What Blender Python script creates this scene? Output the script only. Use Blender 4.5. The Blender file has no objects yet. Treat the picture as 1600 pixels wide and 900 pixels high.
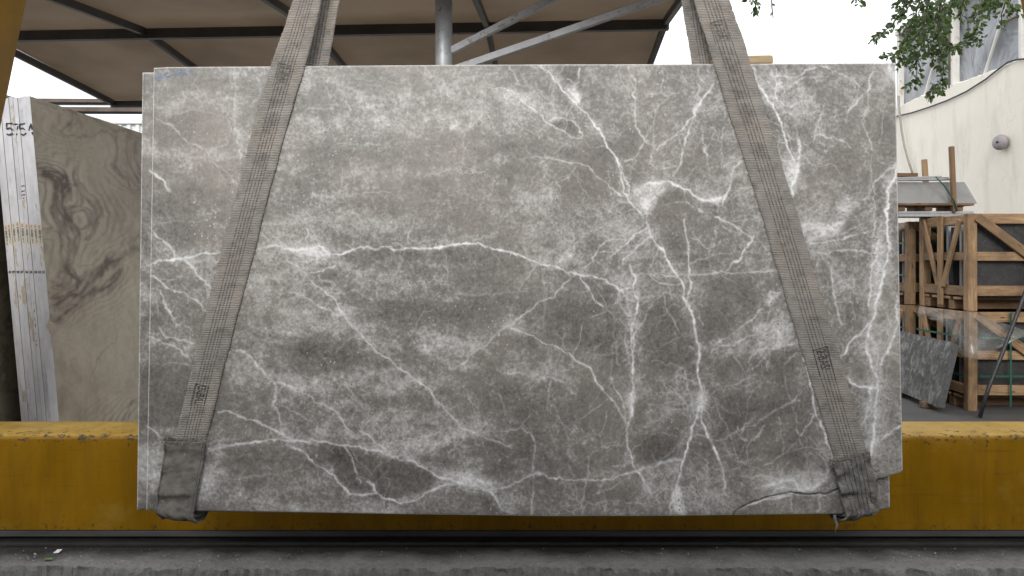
import bpy, bmesh, math, random
import numpy as np
from mathutils import Vector, Matrix, Euler

random.seed(7)
rng = np.random.default_rng(11)
scene = bpy.context.scene
COL = scene.collection

# ------------------------------------------------------------------ camera
F = 1150.0            # focal length in photograph pixels (1600 wide)
CZ = 1.60             # camera height above the front yard
HY = 400.0            # picture row of the horizon
cam_data = bpy.data.cameras.new('camera')
cam = bpy.data.objects.new('camera', cam_data)
COL.objects.link(cam)
cam_data.sensor_width = 36.0
cam_data.lens = F / 1600.0 * 36.0
cam_data.shift_y = -(450.0 - HY) / 1600.0
cam_data.clip_end = 2000
cam_data.clip_start = 0.05
cam.location = (0, 0, CZ)
cam.rotation_euler = (math.pi / 2, 0, 0)
scene.camera = cam

# ------------------------------------------------------------------ sky, sun, exposure
SUN_ELEV, SUN_AZ = math.radians(28), math.radians(192)   # behind the photographer, veiled by cloud
world = bpy.data.worlds.new('World')
scene.world = world
world.use_nodes = True
wn, wl = world.node_tree.nodes, world.node_tree.links
wn.clear()
wout = wn.new('ShaderNodeOutputWorld')
wbg = wn.new('ShaderNodeBackground')
wsky = wn.new('ShaderNodeTexSky')
wsky.sky_type = 'NISHITA'
wsky.sun_disc = False
wsky.sun_elevation = SUN_ELEV
wsky.sun_rotation = SUN_AZ
wsky.air_density = 1.0
wsky.dust_density = 6.0
whs = wn.new('ShaderNodeHueSaturation')
whs.inputs['Saturation'].default_value = 0.25
wmix = wn.new('ShaderNodeMixRGB')
wmix.inputs['Fac'].default_value = 0.86               # closed, even cloud
wmix.inputs['Color2'].default_value = (9.3, 9.55, 9.9, 1)
wl.new(wsky.outputs[0], whs.inputs['Color'])
wl.new(whs.outputs[0], wmix.inputs['Color1'])
wl.new(wmix.outputs[0], wbg.inputs['Color'])
wbg.inputs['Strength'].default_value = 0.10
wl.new(wbg.outputs[0], wout.inputs['Surface'])

sun_data = bpy.data.lights.new('sun', 'SUN')
sun_data.energy = 1.1
sun_data.angle = math.radians(25)
sun_data.color = (1.0, 0.97, 0.92)
sun = bpy.data.objects.new('sun', sun_data)
COL.objects.link(sun)
sd = Vector((math.sin(SUN_AZ) * math.cos(SUN_ELEV), math.cos(SUN_AZ) * math.cos(SUN_ELEV), math.sin(SUN_ELEV)))
sun.rotation_euler = sd.to_track_quat('Z', 'Y').to_euler()
sun.location = (0, 0, 12)

vs = scene.view_settings
vs.view_transform = 'Standard'
vs.look = 'None'
vs.gamma = 1.0
vs.exposure = 0.85
vs.use_curve_mapping = False
scene.cycles.use_denoising = True
scene.cycles.denoising_prefilter = 'NONE'      # keeps the stone's fine grain
scene.cycles.pixel_filter_width = 1.15

# ------------------------------------------------------------------ helpers
def W(x, y, Y):
    """world point at depth Y that lies on the sight line of picture point (x, y)"""
    return Vector(((x - 800.0) / F * Y, Y, CZ + (HY - y) / F * Y))

def obj(name, mesh, mat=None, parent=None, M=None, smooth=False):
    o = bpy.data.objects.new(name, mesh)
    COL.objects.link(o)
    if mat is not None and hasattr(mesh, 'materials') and len(mesh.materials) == 0:
        mesh.materials.append(mat)
    if M is None:
        M = Matrix.Identity(4)
    if parent is not None:
        o.parent = parent
        q = parent
        inv = Matrix.Identity(4)
        chain = []
        while q is not None:
            chain.append(q)
            q = q.parent
        for q in reversed(chain):
            inv = inv @ q.matrix_basis
        o.matrix_basis = inv.inverted() @ M
    else:
        o.matrix_basis = M
    if smooth:
        mesh.shade_smooth()
    return o

def tag(o, label=None, cat=None, group=None, kind=None):
    if label: o['label'] = label
    if cat: o['category'] = cat
    if group: o['group'] = group
    if kind: o['kind'] = kind
    return o

def empty(name, loc, label=None, cat=None, group=None):
    e = bpy.data.objects.new(name, None)
    COL.objects.link(e)
    e.empty_display_size = 0.1
    e.matrix_basis = Matrix.Translation(Vector(loc))
    return tag(e, label, cat, group)

def mesh_from(name, verts, faces):
    me = bpy.data.meshes.new(name)
    me.from_pydata([tuple(v) for v in verts], [], faces)
    me.update()
    return me

def box_mesh(name, sx, sy, sz, bevel=0.0, seg=1, rough=0.0, cuts=0):
    """box centred on the origin"""
    bm = bmesh.new()
    bmesh.ops.create_cube(bm, size=1.0)
    bmesh.ops.scale(bm, vec=(sx, sy, sz), verts=bm.verts)
    if bevel > 0:
        bmesh.ops.bevel(bm, geom=list(bm.edges), offset=bevel, segments=seg, affect='EDGES', profile=0.5)
    if cuts:
        bmesh.ops.subdivide_edges(bm, edges=[e for e in bm.edges if e.calc_length() > max(sx, sy, sz) * 0.4], cuts=cuts, use_grid_fill=True)
    if rough:
        for v in bm.verts:
            v.co += Vector((random.uniform(-rough, rough), random.uniform(-rough, rough), random.uniform(-rough, rough)))
    me = bpy.data.meshes.new(name)
    bm.to_mesh(me)
    bm.free()
    return me

def box_at(name, x0, x1, y0, y1, z0, z1, mat, parent=None, bevel=0.004, rough=0.0, rot=None, cuts=0):
    me = box_mesh(name, abs(x1 - x0), abs(y1 - y0), abs(z1 - z0), bevel, 1, rough, cuts)
    M = Matrix.Translation(((x0 + x1) / 2, (y0 + y1) / 2, (z0 + z1) / 2))
    if rot: M = M @ Euler(rot).to_matrix().to_4x4()
    return obj(name, me, mat, parent, M)

def frame_matrix(p0, xdir, up):
    x = Vector(xdir).normalized()
    y = Vector(up).cross(x).normalized()
    z = x.cross(y).normalized()
    M = Matrix((x, y, z)).transposed().to_4x4()
    M.translation = p0
    return M

def bar(name, p0, p1, w, h, mat, parent=None, up=(0, 0, 1), bevel=0.003, rough=0.0):
    """straight member: local x runs along it, w across (local y), h along the up side"""
    p0, p1 = Vector(p0), Vector(p1)
    L = (p1 - p0).length
    me = box_mesh(name, L, w, h, bevel, 1, rough)
    d = (p1 - p0)
    if abs(d.normalized().dot(Vector(up).normalized())) > 0.98: up = (0, 1, 0)
    return obj(name, me, mat, parent, frame_matrix((p0 + p1) / 2, d, up))

def tube_mesh(name, pts, r, n=8, radii=None, cap=True):
    verts, faces = [], []
    pts = [Vector(p) for p in pts]
    prev = None
    for i, p in enumerate(pts):
        t = (pts[min(i + 1, len(pts) - 1)] - pts[max(i - 1, 0)]).normalized()
        if prev is None:
            a = Vector((0, 0, 1)) if abs(t.z) < 0.9 else Vector((1, 0, 0))
            u = t.cross(a).normalized()
        else:
            u = (prev - t * prev.dot(t)).normalized()
        prev = u
        v = t.cross(u)
        rr = radii[i] if radii else r
        for k in range(n):
            a = 2 * math.pi * k / n
            verts.append(p + (u * math.cos(a) + v * math.sin(a)) * rr)
    for i in range(len(pts) - 1):
        for k in range(n):
            a, b = i * n + k, i * n + (k + 1) % n
            faces.append((a, b, b + n, a + n))
    if cap:
        faces.append(tuple(range(n - 1, -1, -1)))
        faces.append(tuple((len(pts) - 1) * n + k for k in range(n)))
    me = mesh_from(name, verts, faces)
    me.shade_smooth()
    return me

def lathe_mesh(name, prof, n=24):
    """profile of (radius, z) turned about local z"""
    verts, faces = [], []
    for r, z in prof:
        for k in range(n):
            a = 2 * math.pi * k / n
            verts.append((r * math.cos(a), r * math.sin(a), z))
    for i in range(len(prof) - 1):
        for k in range(n):
            a, b = i * n + k, i * n + (k + 1) % n
            faces.append((a, b, b + n, a + n))
    faces.append(tuple(range(n - 1, -1, -1)))
    faces.append(tuple((len(prof) - 1) * n + k for k in range(n)))
    me = mesh_from(name, verts, faces)
    me.shade_smooth()
    return me

def text_mesh(name, body, size, width=1.0, bold=0.0):
    cu = bpy.data.curves.new('text_curve', 'FONT')
    cu.body = body
    cu.size = size
    cu.align_x = 'CENTER'
    cu.align_y = 'CENTER'
    cu.space_character = width
    cu.offset = bold
    cu.resolution_u = 3
    to = bpy.data.objects.new('text_tmp', cu)
    me = bpy.data.meshes.new_from_object(to)
    me.name = name
    bpy.data.objects.remove(to)
    bpy.data.curves.remove(cu)
    me.materials.clear()
    return me

# ------------------------------------------------------------------ materials
class Mat:
    def __init__(self, name, rough=0.7, metal=0.0, spec=0.5):
        self.m = bpy.data.materials.new(name)
        self.m.use_nodes = True
        self.n = self.m.node_tree.nodes
        self.l = self.m.node_tree.links
        self.b = self.n['Principled BSDF']
        self.b.inputs['Roughness'].default_value = rough
        self.b.inputs['Metallic'].default_value = metal
        self.b.inputs['Specular IOR Level'].default_value = spec
        self.tc = None
    def node(self, t, **kw):
        n = self.n.new(t)
        for k, v in kw.items():
            if hasattr(n, k): setattr(n, k, v)
            else: n.inputs[k].default_value = v
        return n
    def link(self, a, b): self.l.new(a, b)
    def coord(self, kind='Object', scale=(1, 1, 1), loc=None, rnd=False):
        tc = self.node('ShaderNodeTexCoord')
        mp = self.node('ShaderNodeMapping')
        mp.inputs['Scale'].default_value = scale
        if loc: mp.inputs['Location'].default_value = loc
        if rnd:
            oi = self.node('ShaderNodeObjectInfo')
            va = self.node('ShaderNodeVectorMath', operation='ADD')
            mu = self.node('ShaderNodeMath', operation='MULTIPLY')
            mu.inputs[1].default_value = 37.0
            self.link(oi.outputs['Random'], mu.inputs[0])
            self.link(tc.outputs[kind], va.inputs[0])
            self.link(mu.outputs[0], va.inputs[1])
            self.link(va.outputs[0], mp.inputs['Vector'])
        else:
            self.link(tc.outputs[kind], mp.inputs['Vector'])
        return mp.outputs[0]
    def noise(self, vec, scale, detail=5, rough=0.55, dist=0.0):
        n = self.node('ShaderNodeTexNoise')
        n.inputs['Scale'].default_value = scale
        n.inputs['Detail'].default_value = detail
        n.inputs['Roughness'].default_value = rough
        n.inputs['Distortion'].default_value = dist
        self.link(vec, n.inputs['Vector'])
        return n.outputs['Fac']
    def ramp(self, fac, stops, interp='LINEAR'):
        r = self.node('ShaderNodeValToRGB')
        cr = r.color_ramp
        cr.interpolation = interp
        while len(cr.elements) < len(stops): cr.elements.new(0.5)
        for e, (p, c) in zip(cr.elements, stops):
            e.position = p
            e.color = (c, c, c, 1) if isinstance(c, (int, float)) else (*c, 1)
        self.link(fac, r.inputs['Fac'])
        return r.outputs['Color']
    def mix(self, fac, a, b, mode='MIX'):
        m = self.node('ShaderNodeMixRGB', blend_type=mode)
        for s, v in (('Fac', fac), ('Color1', a), ('Color2', b)):
            if isinstance(v, (int, float)):
                m.inputs[s].default_value = v if s == 'Fac' else (v, v, v, 1)
            elif isinstance(v, tuple): m.inputs[s].default_value = (*v, 1)
            else: self.link(v, m.inputs[s])
        return m.outputs[0]
    def math(self, op, a, b=None, clamp=False):
        m = self.node('ShaderNodeMath', operation=op)
        m.use_clamp = clamp
        for i, v in enumerate((a, b)):
            if v is None: continue
            if isinstance(v, (int, float)): m.inputs[i].default_value = v
            else: self.link(v, m.inputs[i])
        return m.outputs[0]
    def attr(self, name):
        a = self.node('ShaderNodeAttribute')
        a.attribute_name = name
        return a.outputs['Fac']
    def color(self, c):
        if isinstance(c, tuple): self.b.inputs['Base Color'].default_value = (*c, 1)
        else: self.link(c, self.b.inputs['Base Color'])
        return self
    def roughness(self, r):
        self.link(r, self.b.inputs['Roughness'])
        return self
    def bump(self, h, strength=0.3, dist=0.01):
        b = self.node('ShaderNodeBump')
        b.inputs['Strength'].default_value = strength
        b.inputs['Distance'].default_value = dist
        self.link(h, b.inputs['Height'])
        self.link(b.outputs[0], self.b.inputs['Normal'])
        return self

def mottled(name, c0, c1, scale=6, rough=0.7, metal=0.0, bump=0.2, bdist=0.004, stretch=(1, 1, 1), spots=None, spot_scale=20, spot_at=(0.62, 0.68), rnd=True):
    m = Mat(name, rough, metal)
    v = m.coord('Object', stretch, rnd=rnd)
    n = m.noise(v, scale, 6, 0.6)
    col = m.ramp(n, [(0.3, c0), (0.7, c1)])
    if spots:
        s = m.noise(v, spot_scale, 4, 0.65)
        col = m.mix(m.ramp(s, [(spot_at[0], 0.0), (spot_at[1], 1.0)]), col, spots)
    m.color(col)
    f = m.noise(v, scale * 12, 4, 0.7)
    if bump: m.bump(f, bump, bdist)
    return m.m

def wood_mat(name, c0, c1, dark):
    m = Mat(name, 0.75)
    v = m.coord('Object', (1.2, 14, 14), rnd=True)
    n = m.noise(v, 2.2, 6, 0.65, 0.8)
    col = m.ramp(n, [(0.36, c0), (0.50, c1), (0.60, c0)])
    v2 = m.coord('Object', (1, 1, 1), rnd=True)
    blot = m.noise(v2, 3.0, 4, 0.6)
    col = m.mix(m.ramp(blot, [(0.46, 0.0), (0.68, 0.75)]), col, dark)
    kn = m.node('ShaderNodeTexVoronoi')
    kn.inputs['Scale'].default_value = 9.0
    m.link(m.coord('Object', (0.45, 1.4, 1.4), rnd=True), kn.inputs['Vector'])
    col = m.mix(m.ramp(kn.outputs['Distance'], [(0.04, 0.85), (0.12, 0.0)]), col, tuple(x * 0.35 for x in dark))
    oi = m.node('ShaderNodeObjectInfo')
    br = m.node('ShaderNodeMapRange')
    br.inputs['To Min'].default_value = 0.72
    br.inputs['To Max'].default_value = 1.12
    m.link(oi.outputs['Random'], br.inputs['Value'])
    hsv = m.node('ShaderNodeHueSaturation')
    m.link(br.outputs[0], hsv.inputs['Value'])
    m.link(col, hsv.inputs['Color'])
    m.color(hsv.outputs[0])
    m.bump(n, 0.35, 0.004)
    return m.m

M_WOOD = wood_mat('weathered pine', (0.39, 0.255, 0.14), (0.245, 0.15, 0.078), (0.105, 0.062, 0.034))
M_WOOD_OLD = wood_mat('old brown timber', (0.25, 0.15, 0.08), (0.18, 0.105, 0.055), (0.09, 0.055, 0.03))
M_WOOD_PALE = wood_mat('pale cut timber', (0.58, 0.45, 0.27), (0.46, 0.34, 0.2), (0.3, 0.2, 0.1))
M_DARKSTEEL = mottled('dark painted steel', (0.05, 0.052, 0.055), (0.085, 0.085, 0.087), 5, 0.55, 0.0, 0.1, spots=(0.12, 0.07, 0.04), spot_scale=14, spot_at=(0.66, 0.74))
M_BLACK = mottled('black iron', (0.02, 0.02, 0.022), (0.05, 0.05, 0.055), 20, 0.45, 0.3, 0.1)
M_INK = mottled('black ink', (0.012, 0.012, 0.014), (0.04, 0.04, 0.042), 60, 0.8, 0, 0)
M_BAND = mottled('green strapping band', (0.012, 0.075, 0.06), (0.022, 0.11, 0.085), 8, 0.4, 0, 0)
# ------------------------------------------------------------------ stone pattern engine
def blur(a, sx, sy=None):
    sy = sx if sy is None else sy
    h, w = a.shape
    ph, pw = int(4 * sy) + 1, int(4 * sx) + 1
    p = np.pad(a, ((ph, ph), (pw, pw)), mode='reflect' if min(h, w) > max(ph, pw) else 'edge')
    fy = np.fft.fftfreq(p.shape[0])[:, None]
    fx = np.fft.rfftfreq(p.shape[1])[None, :]
    g = np.exp(-2 * (math.pi ** 2) * ((fx * sx) ** 2 + (fy * sy) ** 2))
    r = np.fft.irfft2(np.fft.rfft2(p) * g, s=p.shape)
    return r[ph:ph + h, pw:pw + w]

def fnoise(shape, cell, octaves=5, gain=0.55, ax=1.0, ay=1.0):
    out = np.zeros(shape)
    amp = 1.0
    for o in range(octaves):
        s = cell / (2 ** o)
        if s < 0.6: break
        n = blur(rng.standard_normal(shape), s * ax * 0.5, s * ay * 0.5)
        out += amp * n / (n.std() + 1e-9)
        amp *= gain
    return out / out.std()

def bilinear(a, x, y):
    h, w = a.shape
    x = np.clip(x, 0, w - 1.001)
    y = np.clip(y, 0, h - 1.001)
    i, j = x.astype(int), y.astype(int)
    fx, fy = x - i, y - j
    return (a[j, i] * (1 - fx) + a[j, i + 1] * fx) * (1 - fy) + (a[j + 1, i] * (1 - fx) + a[j + 1, i + 1] * fx) * fy

class Stone:
    def __init__(self, x0, y0, x1, y1, step=1.0):
        self.x0, self.y0, self.step = x0, y0, step
        self.w, self.h = int((x1 - x0) / step) + 1, int((y1 - y0) / step) + 1
        self.vein = np.zeros((self.h, self.w))
        self.halo = np.zeros((self.h, self.w))
        self.tone = np.zeros((self.h, self.w))
    def path(self, pts, rough=1.0):
        P = np.array(pts, float)
        # smooth the traced line a little, then break it up
        out = [P[0]]
        n = len(P)
        for i in range(n - 1):
            p0, p1, p2, p3 = P[max(i - 1, 0)], P[i], P[i + 1], P[min(i + 2, n - 1)]
            L = np.hypot(*(p2 - p1))
            k = max(2, int(L / (1.1 * self.step)))
            for t in np.linspace(0, 1, k + 1)[1:]:
                out.append(0.5 * ((2 * p1) + (-p0 + p2) * t + (2 * p0 - 5 * p1 + 4 * p2 - p3) * t * t + (-p0 + 3 * p1 - 3 * p2 + p3) * t ** 3))
        Q = np.array(out)
        m = len(Q)
        for cell, amp in ((26, 1.6), (9, 0.9), (4, 0.55)):
            k = max(4, int(m / cell) + 3)
            j = rng.standard_normal((k, 2)) * amp * rough * self.step
            xs = np.linspace(0, k - 1, m)
            Q[:, 0] += np.interp(xs, np.arange(k), j[:, 0])
            Q[:, 1] += np.interp(xs, np.arange(k), j[:, 1])
        return Q
    def line(self, pts, w=2.0, i=0.7, h=0.0, rough=1.0, taper=True, target='vein'):
        Q = self.path(pts, rough)
        m = len(Q)
        k = max(3, int(m / 7) + 2)
        mod = np.interp(np.linspace(0, k - 1, m), np.arange(k), np.clip(rng.normal(0.92, 0.22, k), 0.4, 1.3))
        wm = np.interp(np.linspace(0, k - 1, m), np.arange(k), np.clip(rng.normal(1.0, 0.32, k), 0.45, 1.8))
        if taper:
            t = np.linspace(0, 1, m)
            mod = mod * np.clip(np.minimum(t, 1 - t) * 7 + 0.45, 0, 1)
        A = getattr(self, target)
        tg = np.gradient(Q, axis=0) if m > 1 else np.array([[1.0, 0.0]] * m)
        tg = tg / (np.hypot(tg[:, 0], tg[:, 1])[:, None] + 1e-9)
        nx_, ny_ = tg[:, 1], -tg[:, 0]
        flip = np.where(ny_ > 0, -1.0, 1.0)
        nx_, ny_ = nx_ * flip, ny_ * flip          # points to the upper side
        kk = 0
        for (px, py), a, ww in zip(Q, mod, wm):
            cx, cy = (px - self.x0) / self.step, (py - self.y0) / self.step
            s = max(0.45, w * 0.42 * ww)
            r = int(3 * s) + 2
            ix, iy = int(round(cx)), int(round(cy))
            xa, xb, ya, yb = max(0, ix - r), min(self.w, ix + r + 1), max(0, iy - r), min(self.h, iy + r + 1)
            if xa >= xb or ya >= yb:
                kk += 1
                continue
            gx = np.exp(-((np.arange(xa, xb) - cx) / s) ** 2 * 0.5)
            gy = np.exp(-((np.arange(ya, yb) - cy) / s) ** 2 * 0.5)
            blk = A[ya:yb, xa:xb]
            np.maximum(blk, gy[:, None] * gx[None, :] * (a * i), out=blk)
            if h and target == 'vein':
                flat = abs(ny_[kk])
                for off, wgt in ((1.5, 0.75), (7.0 * flat + 1.0, 0.55 * flat), (-9.0, -0.42 * flat)):
                    jx_, jy_ = int(round(cx + nx_[kk] * off)), int(round(cy + ny_[kk] * off))
                    if 0 <= jx_ < self.w and 0 <= jy_ < self.h: self.halo[jy_, jx_] += h * wgt
            kk += 1
    def poly(self, pts, amt, soft=4.0):
        P = np.array(pts, float)
        if not hasattr(self, 'wx'):
            self.wx = fnoise((self.h, self.w), 28, 4) * 3.2
            self.wy = fnoise((self.h, self.w), 28, 4) * 3.2
            self.tex = fnoise((self.h, self.w), 13, 4, 0.8)
        m = int(4 * soft) + 14
        xa = max(0, int((P[:, 0].min() - self.x0) / self.step) - m)
        xb = min(self.w, int((P[:, 0].max() - self.x0) / self.step) + m)
        ya = max(0, int((P[:, 1].min() - self.y0) / self.step) - m)
        yb = min(self.h, int((P[:, 1].max() - self.y0) / self.step) + m)
        yy, xx = np.mgrid[ya:yb, xa:xb]
        X = xx * self.step + self.x0 + self.wx[ya:yb, xa:xb] * self.step
        Y = yy * self.step + self.y0 + self.wy[ya:yb, xa:xb] * self.step
        ins = np.zeros(X.shape, bool)
        n = len(P)
        for a in range(n):
            x1, y1 = P[a]
            x2, y2 = P[(a + 1) % n]
            if y1 == y2: continue
            c = ((y1 > Y) != (y2 > Y)) & (X < (x2 - x1) * (Y - y1) / (y2 - y1) + x1)
            ins ^= c
        self.tone[ya:yb, xa:xb] += blur(ins.astype(float), soft) * amt * np.clip(0.97 + 0.16 * self.tex[ya:yb, xa:xb], 0.25, 1.7)

TILE = {0: (210, 100), 1: (610, 100), 2: (1010, 100), 3: (210, 340), 4: (610, 340), 5: (1010, 340), 6: (210, 580), 7: (610, 580), 8: (1010, 580)}
def tp(t, pts):
    ox, oy = TILE[t]
    return [(ox + x / 3.75, oy + y / 3.75) for x, y in pts]

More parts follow.
